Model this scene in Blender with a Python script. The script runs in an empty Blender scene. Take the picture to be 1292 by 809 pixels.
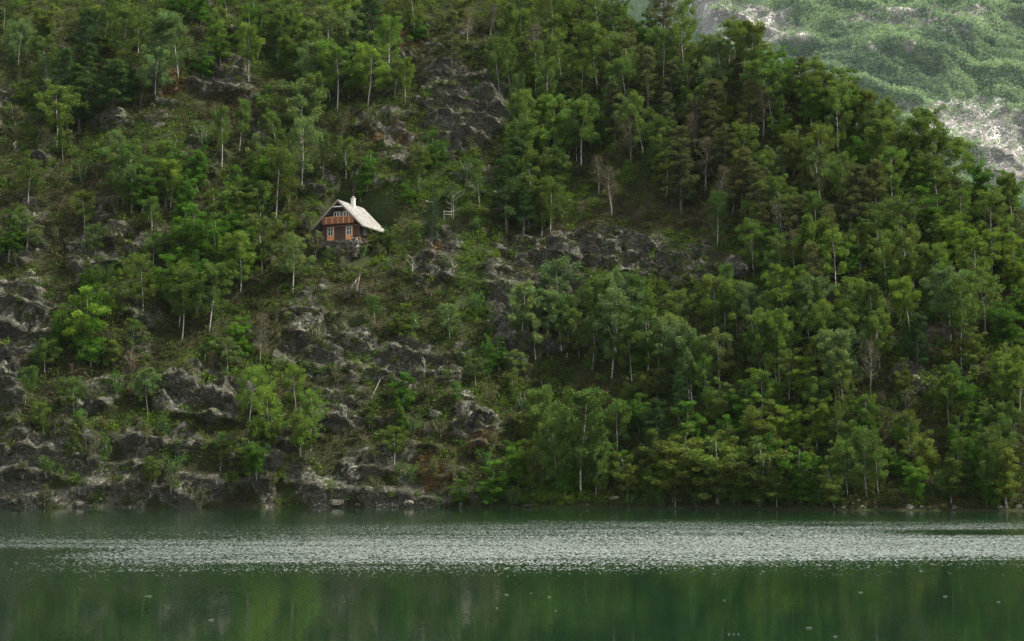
import bpy, math, random
import numpy as np
from mathutils import Vector
from mathutils.bvhtree import BVHTree

R = math.radians
random.seed(11)
rng = np.random.default_rng(11)
scn = bpy.context.scene
COL = scn.collection

# ------------------------------------------------------------------ camera
IW, IH = 1292.0, 809.0
FPX = 2000.0
CAMZ = 4.0
PITCH = math.atan((600 - IH/2)/FPX)
cam = bpy.data.cameras.new('camera')
cam.sensor_width = 36
cam.lens = FPX/IW*36
cam.clip_end = 12000
cam.clip_start = 0.5
camo = bpy.data.objects.new('camera', cam)
COL.objects.link(camo)
camo.location = (0, 0, CAMZ)
camo.rotation_euler = (math.pi/2 + PITCH, 0, 0)
scn.camera = camo
CP, SP = math.cos(PITCH), math.sin(PITCH)

def ray(px, py):
    a = (px-IW/2)/FPX
    b = (IH/2-py)/FPX
    return Vector((a, CP - b*SP, SP + b*CP)).normalized()

def project(x, y, z):
    z = z-CAMZ
    f = y*CP + z*SP
    u = -y*SP + z*CP
    f = np.maximum(f, 1.0)
    return IW/2 + FPX*x/f, IH/2 - FPX*u/f

# ------------------------------------------------------------------ noise
def _hash(i, j, k, s):
    n = (i.astype(np.int64)*374761393 + j.astype(np.int64)*668265263 + k.astype(np.int64)*2147483647 + s*974634777) & 0xffffffff
    n = ((n ^ (n >> 13))*1274126177) & 0xffffffff
    n = ((n ^ (n >> 16))*2246822519) & 0xffffffff
    return ((n ^ (n >> 15)) & 0xffffff)/float(0xffffff)

def vnoise(x, y, z, s=0):
    xi, yi, zi = np.floor(x), np.floor(y), np.floor(z)
    fx, fy, fz = x-xi, y-yi, z-zi
    fx = fx*fx*(3-2*fx); fy = fy*fy*(3-2*fy); fz = fz*fz*(3-2*fz)
    r = 0
    for a in (0, 1):
        for b in (0, 1):
            for c in (0, 1):
                w = (fx if a else 1-fx)*(fy if b else 1-fy)*(fz if c else 1-fz)
                r = r + w*_hash(xi+a, yi+b, zi+c, s)
    return r*2-1

def fbm(x, y, z, sc, octv=4, s=0, ridged=False, gain=0.5):
    t = 0; a = 1.0; tot = 0
    for o in range(octv):
        n = vnoise(x/sc+17.3*o, y/sc-9.1*o, z/sc+4.7*o, s+o)
        if ridged: n = 1-2*np.abs(n)
        t = t + a*n; tot += a
        a *= gain; sc *= 0.48
    return t/tot

def smooth(a, b, x):
    t = np.clip((x-a)/(b-a), 0, 1)
    return t*t*(3-2*t)

# ------------------------------------------------------------------ mesh helpers
def fast_mesh(name, verts, faces, mat=None, smooth_=False, col=None):
    """verts (N,3), faces (M,k)"""
    me = bpy.data.meshes.new(name)
    verts = np.asarray(verts, dtype=np.float32); faces = np.asarray(faces, dtype=np.int32)
    k = faces.shape[1]
    me.vertices.add(len(verts)); me.vertices.foreach_set('co', verts.ravel())
    me.loops.add(faces.size); me.loops.foreach_set('vertex_index', faces.ravel())
    me.polygons.add(len(faces))
    me.polygons.foreach_set('loop_start', np.arange(0, faces.size, k, dtype=np.int32))
    if smooth_: me.polygons.foreach_set('use_smooth', np.ones(len(faces), dtype=bool))
    me.update(calc_edges=True)
    if col is not None:
        at = me.color_attributes.new('Col', 'FLOAT_COLOR', 'POINT')
        c = np.ones((len(verts), 4), dtype=np.float32); c[:, :col.shape[1]] = col
        at.data.foreach_set('color', c.ravel())
    if mat: me.materials.append(mat)
    return me

class Tubes:
    def __init__(s): s.v = []; s.f = []; s.n = 0; s.first = None
    def tube(s, pts, rad, sides=6):
        pts = [np.array(p, float) for p in pts]
        for i, p in enumerate(pts):
            d = pts[min(i+1, len(pts)-1)]-pts[max(i-1, 0)]
            d /= (np.linalg.norm(d)+1e-9)
            u = np.cross(d, [0.3, 1, 0.1]); u /= (np.linalg.norm(u)+1e-9)
            w = np.cross(d, u)
            for k in range(sides):
                a = 2*math.pi*k/sides
                s.v.append(p+rad[i]*(math.cos(a)*u+math.sin(a)*w))
        for i in range(len(pts)-1):
            for k in range(sides):
                a = s.n+i*sides+k; b = s.n+i*sides+(k+1) % sides
                s.f.append((a, b, b+sides, a+sides))
        if s.first is None: s.first = len(s.f)
        s.n += len(pts)*sides
    def mesh(s, name, mat, limb=None):
        me = fast_mesh(name, np.array(s.v), np.array(s.f), mat, True)
        if limb:
            me.materials.append(limb); mi = np.zeros(len(s.f), dtype=np.int32); mi[s.first:] = 1; me.polygons.foreach_set('material_index', mi)
        return me

class MB:
    """boxes and prisms"""
    def __init__(s): s.v = []; s.f = []
    def box(s, x0, x1, y0, y1, z0, z1):
        b = len(s.v)
        s.v += [(x0, y0, z0), (x1, y0, z0), (x1, y1, z0), (x0, y1, z0), (x0, y0, z1), (x1, y0, z1), (x1, y1, z1), (x0, y1, z1)]
        s.f += [(b, b+3, b+2, b+1), (b+4, b+5, b+6, b+7), (b, b+1, b+5, b+4), (b+1, b+2, b+6, b+5), (b+2, b+3, b+7, b+6), (b+3, b, b+4, b+7)]
    def prism(s, poly, y0, y1):
        """polygon in xz, extruded along y"""
        b = len(s.v); n = len(poly)
        s.v += [(p[0], y0, p[1]) for p in poly]+[(p[0], y1, p[1]) for p in poly]
        s.f.append(tuple(b+i for i in range(n))); s.f.append(tuple(b+n+i for i in reversed(range(n))))
        for i in range(n):
            j = (i+1) % n
            s.f.append((b+i, b+n+i, b+n+j, b+j))
    def obj(s, name, mat, parent=None, loc=None):
        me = bpy.data.meshes.new(name); me.from_pydata(s.v, [], s.f); me.update()
        import bmesh
        bm = bmesh.new(); bm.from_mesh(me); bmesh.ops.recalc_face_normals(bm, faces=bm.faces); bm.to_mesh(me); bm.free()
        me.materials.append(mat)
        return link(name, me, parent, loc)

def link(name, me, parent=None, loc=None):
    o = bpy.data.objects.new(name, me); COL.objects.link(o)
    if parent: o.parent = parent
    if loc is not None: o.location = loc
    return o

def tag(o, label, cat, group=None):
    o['label'] = label; o['category'] = cat
    if group: o['group'] = group
    return o

# ------------------------------------------------------------------ materials
def newmat(name):
    m = bpy.data.materials.new(name); m.use_nodes = True
    nt = m.node_tree; nt.nodes.clear()
    return m, nt, nt.nodes, nt.links
def N(nodes, t, **kw):
    n = nodes.new(t)
    for k, v in kw.items():
        if k in n.inputs: n.inputs[k].default_value = v
        else: setattr(n, k, v)
    return n
def ramp(nodes, stops, interp='LINEAR'):
    n = nodes.new('ShaderNodeValToRGB'); n.color_ramp.interpolation = interp
    e = n.color_ramp.elements
    e[0].position, e[0].color = stops[0][0], (*stops[0][1], 1) if len(stops[0][1]) == 3 else stops[0][1]
    e[1].position, e[1].color = stops[1][0], (*stops[1][1], 1)
    for p, c in stops[2:]:
        k = e.new(p); k.color = (*c, 1)
    return n
def mixc(nodes, links, fac, a, b, mode='MIX'):
    n = nodes.new('ShaderNodeMix'); n.data_type = 'RGBA'; n.blend_type = mode
    for sock, val in ((n.inputs[0], fac), (n.inputs[6], a), (n.inputs[7], b)):
        if hasattr(val, 'is_linked'): links.new(val, sock)
        else: sock.default_value = (*val, 1) if isinstance(val, tuple) else val
    return n.outputs[2]
def mth(nodes, links, op, a, b=0.0, clamp=False):
    n = nodes.new('ShaderNodeMath'); n.operation = op; n.use_clamp = clamp
    for sock, val in ((n.inputs[0], a), (n.inputs[1], b)):
        if hasattr(val, 'is_linked'): links.new(val, sock)
        else: sock.default_value = val
    return n.outputs[0]

def foliage_material():
    m, nt, nd, lk = newmat('foliage')
    oi = N(nd, 'ShaderNodeObjectInfo'); at = N(nd, 'ShaderNodeAttribute', attribute_name='Col')
    c = mixc(nd, lk, 1.0, oi.outputs['Color'], at.outputs['Color'], 'MULTIPLY')
    d = N(nd, 'ShaderNodeBsdfPrincipled', Roughness=0.62); d.inputs['Specular IOR Level'].default_value = 0.08
    t = N(nd, 'ShaderNodeBsdfTranslucent')
    lk.new(c, d.inputs['Base Color'])
    tc = mixc(nd, lk, 1.0, c, (1.4, 1.35, 0.45), 'MULTIPLY'); lk.new(tc, t.inputs['Color'])
    mx = N(nd, 'ShaderNodeMixShader'); mx.inputs[0].default_value = 0.3
    lk.new(d.outputs[0], mx.inputs[1]); lk.new(t.outputs[0], mx.inputs[2])
    o = N(nd, 'ShaderNodeOutputMaterial'); lk.new(mx.outputs[0], o.inputs[0])
    return m
M_LEAF = foliage_material()

def bark_material(name, light, dark, scale, thr):
    m, nt, nd, lk = newmat(name)
    tc = N(nd, 'ShaderNodeTexCoord'); mp = N(nd, 'ShaderNodeMapping'); mp.inputs['Scale'].default_value = (1, 1, 3.0)
    lk.new(tc.outputs['Object'], mp.inputs[0])
    n = N(nd, 'ShaderNodeTexNoise', Scale=scale, Detail=5.0); lk.new(mp.outputs[0], n.inputs['Vector'])
    r = ramp(nd, [(thr-.08, dark), (thr+.06, light)]); lk.new(n.outputs[0], r.inputs[0])
    b = N(nd, 'ShaderNodeBsdfPrincipled', Roughness=0.8); lk.new(r.outputs[0], b.inputs['Base Color'])
    o = N(nd, 'ShaderNodeOutputMaterial'); lk.new(b.outputs[0], o.inputs[0])
    return m
M_BIRCH = bark_material('birch_bark', (.40, .39, .34), (.07, .065, .055), 3.0, .44)
M_BARK = bark_material('brown_bark', (.12, .10, .08), (.04, .035, .03), 4.0, .5)
M_GREYBARK = bark_material('grey_bark', (.24, .23, .2), (.09, .085, .075), 4.0, .46)
M_DEAD = bark_material('bleached_wood', (.27, .255, .22), (.1, .09, .075), 5.0, .4)

def rock_nodes(nd, lk, vec, sc=1.0, white=0.60):
    """grey layered rock colour + height"""
    big = N(nd, 'ShaderNodeTexNoise', Scale=.12*sc, Detail=6.0, Roughness=.62); lk.new(vec, big.inputs['Vector'])
    mp = N(nd, 'ShaderNodeMapping'); mp.inputs['Rotation'].default_value = (R(25), R(24), 0); mp.inputs['Scale'].default_value = (.7, .8, 1.5)
    lk.new(vec, mp.inputs[0])
    lay = N(nd, 'ShaderNodeTexNoise', Scale=1.1*sc, Detail=9.0, Roughness=.78); lk.new(mp.outputs[0], lay.inputs['Vector'])
    vo = N(nd, 'ShaderNodeTexVoronoi', Scale=.9*sc, feature='DISTANCE_TO_EDGE')
    wn = N(nd, 'ShaderNodeTexNoise', Scale=1.5*sc, Detail=4.0); lk.new(vec, wn.inputs['Vector'])
    wv = N(nd, 'ShaderNodeVectorMath', operation='MULTIPLY_ADD'); lk.new(wn.outputs['Color'], wv.inputs[0]); wv.inputs[1].default_value = (1.2, 1.2, 1.2); lk.new(mp.outputs[0], wv.inputs[2])
    lk.new(wv.outputs[0], vo.inputs['Vector'])
    crack = N(nd, 'ShaderNodeMapRange'); lk.new(vo.outputs[0], crack.inputs[0]); crack.inputs[1].default_value = 0; crack.inputs[2].default_value = .07
    r1 = ramp(nd, [(.36, (.008, .008, .007)), (.5, (.045, .043, .035)), (.68, (.085, .083, .068))]); lk.new(lay.outputs[0], r1.inputs[0])
    r2 = ramp(nd, [(.38, (.42, .43, .42)), (.6, (1.25, 1.2, 1.08))]); lk.new(big.outputs[0], r2.inputs[0])
    c = mixc(nd, lk, 1.0, r1.outputs[0], r2.outputs[0], 'MULTIPLY')
    cd = mth(nd, lk, 'MULTIPLY_ADD', crack.outputs[0], .75); cd.node.inputs[2].default_value = .25
    cc = N(nd, 'ShaderNodeCombineColor'); [lk.new(cd, cc.inputs[i]) for i in range(3)]
    c = mixc(nd, lk, 1.0, c, cc.outputs[0], 'MULTIPLY')
    # pale lichen and quartz flecks
    f1 = N(nd, 'ShaderNodeTexNoise', Scale=2.6*sc, Detail=3.0, Roughness=.7); lk.new(vec, f1.inputs['Vector'])
    f2 = N(nd, 'ShaderNodeTexNoise', Scale=.33*sc, Detail=2.0); lk.new(vec, f2.inputs['Vector'])
    fs = mth(nd, lk, 'MULTIPLY_ADD', f2.outputs[0], .45); lk.new(f1.outputs[0], fs.node.inputs[2])
    fm = N(nd, 'ShaderNodeMapRange'); lk.new(fs, fm.inputs[0]); fm.inputs[1].default_value = white+.2; fm.inputs[2].default_value = white+.24
    c = mixc(nd, lk, fm.outputs[0], c, (.44, .43, .38))
    hgt = mth(nd, lk, 'MULTIPLY_ADD', lay.outputs[0], 1.0); lk.new(mth(nd, lk, 'MULTIPLY', crack.outputs[0], .35), hgt.node.inputs[2])
    return c, hgt

def terrain_material(name, sc=1.0, tint=(1, 1, 1), far=False):
    m, nt, nd, lk = newmat(name)
    tc = N(nd, 'ShaderNodeTexCoord'); vec = tc.outputs['Object']
    at = N(nd, 'ShaderNodeAttribute', attribute_name='Col'); sp = N(nd, 'ShaderNodeSeparateColor'); lk.new(at.outputs['Color'], sp.inputs[0])
    rockc, h = rock_nodes(nd, lk, vec, sc)
    # dark wet cliffs through alpha-less blue<0 is avoided: orange in G, lushness in B
    n1 = N(nd, 'ShaderNodeTexNoise', Scale=.35*sc, Detail=8.0, Roughness=.68); lk.new(vec, n1.inputs['Vector'])
    n2 = N(nd, 'ShaderNodeTexNoise', Scale=2.0*sc, Detail=5.0, Roughness=.7); lk.new(vec, n2.inputs['Vector'])
    rv = ramp(nd, [(.3, (.018, .015, .009)), (.45, (.042, .037, .016)), (.6, (.055, .065, .018)), (.75, (.09, .075, .035))]); lk.new(n1.outputs[0], rv.inputs[0])
    rl = ramp(nd, [(.35, (.02, .04, .008)), (.65, (.06, .09, .015))]); lk.new(n2.outputs[0], rl.inputs[0])
    veg = mixc(nd, lk, sp.outputs[2], rv.outputs[0], rl.outputs[0])
    ro = ramp(nd, [(.38, (.05, .03, .014)), (.5, (.12, .066, .024)), (.65, (.17, .135, .065))]); lk.new(n2.outputs[0], ro.inputs[0])
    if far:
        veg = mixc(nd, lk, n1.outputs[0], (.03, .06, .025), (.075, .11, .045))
    rockc = mixc(nd, lk, .45, rockc, (.21, .195, .185))
    # rock mask modulated
    rm = mth(nd, lk, 'MULTIPLY_ADD', n1.outputs[0], .9); lk.new(sp.outputs[0], rm.node.inputs[2])
    mr = N(nd, 'ShaderNodeMapRange'); lk.new(rm, mr.inputs[0]); mr.inputs[1].default_value = .86; mr.inputs[2].default_value = 1.04
    if not far:
        ms = N(nd, 'ShaderNodeTexNoise', Scale=.9, Detail=7.0, Roughness=.7); lk.new(vec, ms.inputs['Vector'])
        mm = N(nd, 'ShaderNodeMapRange'); lk.new(ms.outputs[0], mm.inputs[0]); mm.inputs[1].default_value = .53; mm.inputs[2].default_value = .6; mm.inputs[4].default_value = .85
        rockc = mixc(nd, lk, mm.outputs[0], rockc, rv.outputs[0])
    c = mixc(nd, lk, mr.outputs[0], veg, rockc)
    om = mth(nd, lk, 'MULTIPLY_ADD', n2.outputs[0], .8); lk.new(sp.outputs[1], om.node.inputs[2])
    mo = N(nd, 'ShaderNodeMapRange'); lk.new(om, mo.inputs[0]); mo.inputs[1].default_value = .85; mo.inputs[2].default_value = 1.1
    c = mixc(nd, lk, mo.outputs[0], c, ro.outputs[0])
    bn = mth(nd, lk, 'MULTIPLY_ADD', n2.outputs[0], .5); lk.new(h, bn.node.inputs[2])
    bp = N(nd, 'ShaderNodeBump', Strength=1.0, Distance=.5/sc); lk.new(bn, bp.inputs['Height'])
    b = N(nd, 'ShaderNodeBsdfPrincipled', Roughness=0.85); b.inputs['Specular IOR Level'].default_value = .25
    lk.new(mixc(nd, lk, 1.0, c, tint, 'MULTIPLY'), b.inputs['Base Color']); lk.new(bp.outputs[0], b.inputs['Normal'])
    o = N(nd, 'ShaderNodeOutputMaterial'); lk.new(b.outputs[0], o.inputs[0])
    return m
M_TERR = terrain_material('hillside_ground', 1.0, (.72, .745, .64))
M_FAR = terrain_material('far_mountain_ground', .13, (2.1, 2.1, 2.15), True)  # tint pales the whole mountain, standing in for distant haze and sunlight

def rock_material(name, tint, white):
    m, nt, nd, lk = newmat(name)
    tc = N(nd, 'ShaderNodeTexCoord'); c, h = rock_nodes(nd, lk, tc.outputs['Object'], 2.2, white)
    oi = N(nd, 'ShaderNodeObjectInfo')
    bp = N(nd, 'ShaderNodeBump', Strength=.8, Distance=.12); lk.new(h, bp.inputs['Height'])
    b = N(nd, 'ShaderNodeBsdfPrincipled', Roughness=0.85)
    c = mixc(nd, lk, 1.0, c, tint, 'MULTIPLY'); c = mixc(nd, lk, 1.0, c, oi.outputs['Color'], 'MULTIPLY')
    lk.new(c, b.inputs['Base Color']); lk.new(bp.outputs[0], b.inputs['Normal'])
    o = N(nd, 'ShaderNodeOutputMaterial'); lk.new(b.outputs[0], o.inputs[0])
    return m
M_ROCK = rock_material('boulder_rock', (1.15, 1.12, 1.02), .56)

def paint(name, colr, rough=.7, stripes=None, axis=0, noise=.25, nsc=6.0):
    m, nt, nd, lk = newmat(name)
    tc = N(nd, 'ShaderNodeTexCoord'); n = N(nd, 'ShaderNodeTexNoise', Scale=nsc, Detail=5.0); lk.new(tc.outputs['Object'], n.inputs['Vector'])
    lo = tuple(x*(1-noise) for x in colr); hi = tuple(x*(1+noise) for x in colr)
    r = ramp(nd, [(.35, lo), (.65, hi)]); lk.new(n.outputs[0], r.inputs[0])
    b = N(nd, 'ShaderNodeBsdfPrincipled', Roughness=rough); c = r.outputs[0]
    if stripes:
        sx = N(nd, 'ShaderNodeSeparateXYZ'); lk.new(tc.outputs['Object'], sx.inputs[0])
        fr = mth(nd, lk, 'FRACT', mth(nd, lk, 'MULTIPLY', sx.outputs[axis], 1.0/stripes))
        e = mth(nd, lk, 'GREATER_THAN', fr, .12)
        fl = mth(nd, lk, 'FLOOR', mth(nd, lk, 'MULTIPLY', sx.outputs[axis], 1.0/stripes))
        wn = N(nd, 'ShaderNodeTexWhiteNoise', noise_dimensions='1D'); lk.new(fl, wn.inputs['W'])
        tone = mth(nd, lk, 'MULTIPLY_ADD', wn.outputs[0], .5); tone.node.inputs[2].default_value = .75
        tone = mth(nd, lk, 'MULTIPLY', tone, mth(nd, lk, 'MULTIPLY_ADD', e, .6)); 
        tone.node.inputs[1].links[0].from_node.inputs[2].default_value = .4
        cc = N(nd, 'ShaderNodeCombineColor'); [lk.new(tone, cc.inputs[i]) for i in range(3)]
        c = mixc(nd, lk, 1.0, c, cc.outputs[0], 'MULTIPLY')
        bp = N(nd, 'ShaderNodeBump', Strength=.5, Distance=.02); lk.new(e, bp.inputs['Height']); lk.new(bp.outputs[0], b.inputs['Normal'])
    lk.new(c, b.inputs['Base Color'])
    o = N(nd, 'ShaderNodeOutputMaterial'); lk.new(b.outputs[0], o.inputs[0])
    return m

# ------------------------------------------------------------------ feature map of the slope (where rock, rust, moss lie)
ROCK = [ # px, py, rx, ry, strength
 (280,105,48,28,1.),(215,118,35,24,.6),(140,158,36,14,1.),(60,190,18,40,.6),(15,130,26,24,.7),(22,405,48,62,1.2),(12,480,26,50,1.2),(40,590,60,55,.85),
 (105,590,40,50,.7),(250,500,70,34,1.1),(275,520,40,20,1.),(170,440,32,18,.8),(150,298,30,12,.8),(195,310,20,12,.7),(110,330,28,34,.7),(330,170,26,28,.7),
 (400,230,30,20,.6),(490,68,30,18,1.),(560,98,36,26,1.1),(585,150,62,44,1.1),(500,180,24,34,.9),(470,160,40,16,.6),(560,320,30,44,.9),(640,400,26,34,.9),
 (680,345,80,60,.8),(770,320,110,34,1.),(860,330,60,30,.8),(700,430,60,22,.7),(650,440,30,20,.9),(500,455,46,32,.9),(430,450,60,46,.75),(380,400,26,30,.7),
 (560,470,30,18,.8),(600,540,36,34,.9),(500,560,60,30,.5),(470,590,40,30,.7),(420,620,50,24,.9),(520,630,80,16,1.2),(340,605,16,40,1.2),(240,620,60,24,.7),
 (300,600,50,30,.45),(930,345,24,16,1.),(1150,478,30,18,.9),(1190,440,38,30,.5),(900,250,60,25,.25),(410,312,10,8,.6),(620,60,20,10,.3),(1240,258,25,12,.6),(700,530,40,20,.5),
 (545,350,30,20,.6),(190,400,30,16,.6),(160,480,40,30,.5),(90,560,30,40,.7),(180,590,50,40,.45),(390,530,30,40,.5),(330,430,40,20,.35),(30,300,30,50,.6),(120,500,50,30,.65),(200,565,60,30,.65),(420,520,50,36,.75),(350,560,30,40,.6),(530,600,40,30,.55),(20,620,60,30,1.1),(120,625,60,20,1.1),(610,110,40,20,.8)]
RUST = [(215,112,26,20,1.),(475,175,14,26,.9),(505,165,10,26,.8),(510,45,26,12,.7),(545,315,14,24,.8),(550,590,30,26,.9),(535,610,26,16,.9),(600,560,28,16,.7),
 (540,560,24,24,.5),(760,500,30,16,.6),(740,480,26,14,.5),(1190,445,38,26,.75),(1145,470,12,6,.7),(930,318,26,12,.7),(270,450,60,20,.35),(850,250,80,20,.45),(1170,630,90,6,.8),
 (640,550,24,16,.5),(200,120,10,10,.6),(520,175,12,30,.6),(290,200,14,8,.5)]
LUSH = [(480,235,60,24,1.),(560,250,40,30,.8),(600,330,40,60,.9),(600,380,30,40,.9),(690,632,50,12,1.3),(470,400,40,20,.6),(620,470,50,40,.6),(560,240,60,30,.8),
 (100,590,40,40,.5),(420,620,40,20,.4),(450,330,60,20,.5),(280,460,70,18,.4),(690,500,60,20,.5),(800,240,60,30,.5),(1240,630,40,10,.6),(540,120,10,10,.1),(780,560,90,60,.4)]
BROWN = [(840,260,100,36,1.),(700,300,80,30,.7),(450,370,60,40,.6),(350,430,60,30,.7),(560,300,40,40,.4),(160,260,60,60,.5),(60,280,60,60,.5),(300,130,60,40,.6),(640,300,60,30,.6)]
def field(lst, px, py):
    r = np.zeros_like(px)
    px = px+14*fbm(px, py, py*0, 34, 4, 91); py = py+12*fbm(px, py, py*0+5, 30, 4, 95)
    for cx, cy, rx, ry, s in lst:
        d = np.sqrt(((px-cx)/rx)**2+((py-cy)/ry)**2)
        r = np.maximum(r, s*(1-smooth(.55, 1.25, d)))
    return r

# ------------------------------------------------------------------ hillside
xs = np.concatenate([np.linspace(-420, -110, 50)[:-1], np.arange(-110, 118, .3), np.linspace(118, 420, 50)])
qs = np.concatenate([np.linspace(-14, -1, 14)[:-1], np.arange(-1, 96, .24), np.linspace(96, 420, 80)])
X, Q = np.meshgrid(xs, qs)
shore = 200 - 20*smooth(-5, 60, X) + 1.6*fbm(X, X*0, X*0, 14, 3, 5) + 40*smooth(130, 300, X)+30*smooth(130, 400, -X)
HR = np.interp(X, [-420, -150, 0, 24, 38, 51, 69, 90, 130, 160, 420], [170, 140, 108, 83, 74.5, 64, 43.5, 27, 8, -6, -12])
HR = HR + 3*fbm(X, X*0, X*0, 22, 2, 9)
zl = np.interp(Q, [-14, -1, 0, 4, 9, 110, 420], [-10, -1.5, -.2, 7.5, 13.0, 121, 440])
zr = np.interp(Q, [-14, -1, 0, 3, 6, 110, 420], [-7, -1.2, -.15, 2.0, 4.2, 118, 440])
wr = smooth(-10, 6, X)
Z0 = zl*(1-wr)+zr*wr
back = HR - .35*np.maximum(Q-HR/1.08, -40)*1.0
k = 6.0
hh = np.clip(.5+.5*(back-Z0)/k, 0, 1)
Z0 = back*(1-hh)+Z0*hh - k*hh*(1-hh)*1.0
Z0 = np.where(Q > 0, np.maximum(Z0, -12), Z0)
Y0 = shore+Q
px0, py0 = project(X, Y0, Z0)
rock = field(ROCK, px0, py0); rust = field(RUST, px0, py0)*.8*(.55+.9*smooth(-.3, .4, fbm(X, Y0, Z0, 2.5, 3, 99))); lush = field(LUSH, px0, py0); brown = field(BROWN, px0, py0)
nb = fbm(X, Y0, Z0, 7, 4, 21)
nb2 = fbm(X, Y0, Z0, 2.2, 3, 23)
rock = np.clip(rock + (.3*nb+.45*nb2)*(rock > .05) , 0, 1.3)
rock = np.maximum(rock, smooth(.12, .45, nb+.3*nb2)*.6*(1-smooth(600, 760, px0)*.8))
front = smooth(-1.5, 2.5, Q)
ny, nz = -.72, .69
d = 2.6*fbm(X, Y0, Z0, 26, 3, 31) + 1.3*fbm(X, Y0, Z0, 9, 3, 37)*(.4+rock)
d += 1.3*fbm(X, Y0, Z0, 5, 4, 41, ridged=True)*np.clip(rock, 0, 1.2)
d += .36*fbm(X, Y0, Z0, 1.6, 3, 43)*(.6+.9*rock)
# ledges: outward swelling lips dipping to the right
st = (Z0 + .28*X*smooth(10, 30, X)+ .12*X + 2.2*fbm(X, Y0, Z0, 12, 3, 51))/3.4
fr = st-np.floor(st)
lip = np.power(fr, 2.2)*(1-smooth(.93, 1.0, fr))
amp = np.clip(rock, 0, 1.2)*2.1+.4
st2 = (Z0 + .2*X + 1.2*fbm(X, Y0, Z0, 5, 2, 57))/1.1
fr2 = st2-np.floor(st2)
lip2 = np.power(fr2, 1.6)*(1-smooth(.88, 1.0, fr2))
def worley(x, y, z, sc, s):
    x = x/sc; y = y/sc; z = z/sc
    xi, yi, zi = np.floor(x), np.floor(y), np.floor(z)
    best = np.full(x.shape, 9.); val = np.zeros(x.shape)
    for a in (-1, 0, 1):
        for b in (-1, 0, 1):
            for c in (-1, 0, 1):
                i, j, k_ = xi+a, yi+b, zi+c
                dx = i+_hash(i, j, k_, s)-x; dy = j+_hash(i, j, k_, s+1)-y; dz = k_+_hash(i, j, k_, s+2)-z
                q = dx*dx+dy*dy+dz*dz; m_ = q < best
                best = np.where(m_, q, best); val = np.where(m_, _hash(i, j, k_, s+3), val)
    return val
wx = X+.8*fbm(X, Y0, Z0, 2.5, 2, 71); wz = Z0+.3*X*.5+.8*fbm(X, Y0, Z0, 2.5, 2, 73)
rk_ = np.clip(rock, 0, 1.1)
d += rk_*(1.8*(worley(wx*.8, Y0, wz*1.15, 2.6, 400)-.5)+.75*(worley(wx*.8, Y0, wz*1.2, 1.05, 410)-.5))
out = amp*lip + .62*np.clip(rock, 0, 1)*lip2
dd = d*front*np.where(Q < 4, .5, 1)
Yt = Y0 + ny*dd - out*front
Zt = Z0 + nz*dd

# --- cabin terrace
def bvh_of(Xa, Ya, Za, step=2):
    xa, ya, za = Xa[::step, ::step], Ya[::step, ::step], Za[::step, ::step]
    r, c = xa.shape
    idx = np.arange(r*c).reshape(r, c)
    f = np.stack([idx[:-1, :-1], idx[:-1, 1:], idx[1:, 1:], idx[1:, :-1]], -1).reshape(-1, 4)
    return BVHTree.FromPolygons(np.stack([xa, ya, za], -1).reshape(-1, 3).tolist(), f.tolist())
O = Vector((0, 0, CAMZ))
b0 = bvh_of(X, Yt, Zt, 3)
hit = b0.ray_cast(O, ray(431, 306))[0]
CAB = hit + Vector((0, -0.6, 0))
YAW = R(-22)
cy, sy = math.cos(YAW), math.sin(YAW)
lx = (X-CAB.x)*cy + (Yt-CAB.y)*sy
ly = -(X-CAB.x)*sy + (Yt-CAB.y)*cy
# cut in behind the house
dist = np.maximum(np.maximum(np.abs(lx)-4.3, 0), np.maximum(-ly-1.5, ly-8.6))
wcut = 1-smooth(0, 1.2, dist)
Zt = np.where(wcut > 0, Zt*(1-wcut)+np.minimum(Zt, CAB.z-.25)*wcut, Zt)

rows, cols_ = X.shape
idx = np.arange(rows*cols_).reshape(rows, cols_)
F = np.stack([idx[:-1, :-1], idx[:-1, 1:], idx[1:, 1:], idx[1:, :-1]], -1).reshape(-1, 4)
V = np.stack([X, Yt, Zt], -1).reshape(-1, 3)
lushn = np.clip(lush*.8+.25+.5*fbm(X, Y0, Z0, 10, 3, 61) - .6*brown, 0, 1)
colr = np.stack([rock, rust, lushn], -1).reshape(-1, 3)
hill = link('hillside', fast_mesh('hillside', V, F, M_TERR, False, colr)); hill['kind'] = 'structure'
BV = bvh_of(X, Yt, Zt, 1)
def hitpx(px, py):
    h = BV.ray_cast(O, ray(px, py))
    return h[0]
def ground_z(x, y, z):
    h = BV.ray_cast(Vector((x, y, z+12)), Vector((0, 0, -1)))
    return h[0] if h[0] else None

# ------------------------------------------------------------------ leaf cards
def leaf_quads(C, L, Wd, flat=0.0, dirs=None, rg=rng):
    n = len(C)
    if dirs is None:
        a = rg.normal(size=(n, 3)); a[:, 2] *= (1-flat)
    else: a = dirs+rg.normal(size=(n, 3))*.35
    a /= np.linalg.norm(a, axis=1)[:, None]+1e-9
    b = rg.normal(size=(n, 3)); b = np.cross(a, b); b /= np.linalg.norm(b, axis=1)[:, None]+1e-9
    L = np.asarray(L).reshape(-1, 1); Wd = np.asarray(Wd).reshape(-1, 1)
    v = np.stack([C-a*L*.5, C+b*Wd*.5-a*L*.05, C+a*L*.5, C-b*Wd*.5-a*L*.05], 1).reshape(-1, 3)
    f = np.arange(4*n).reshape(n, 4)
    return v, f

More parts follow.
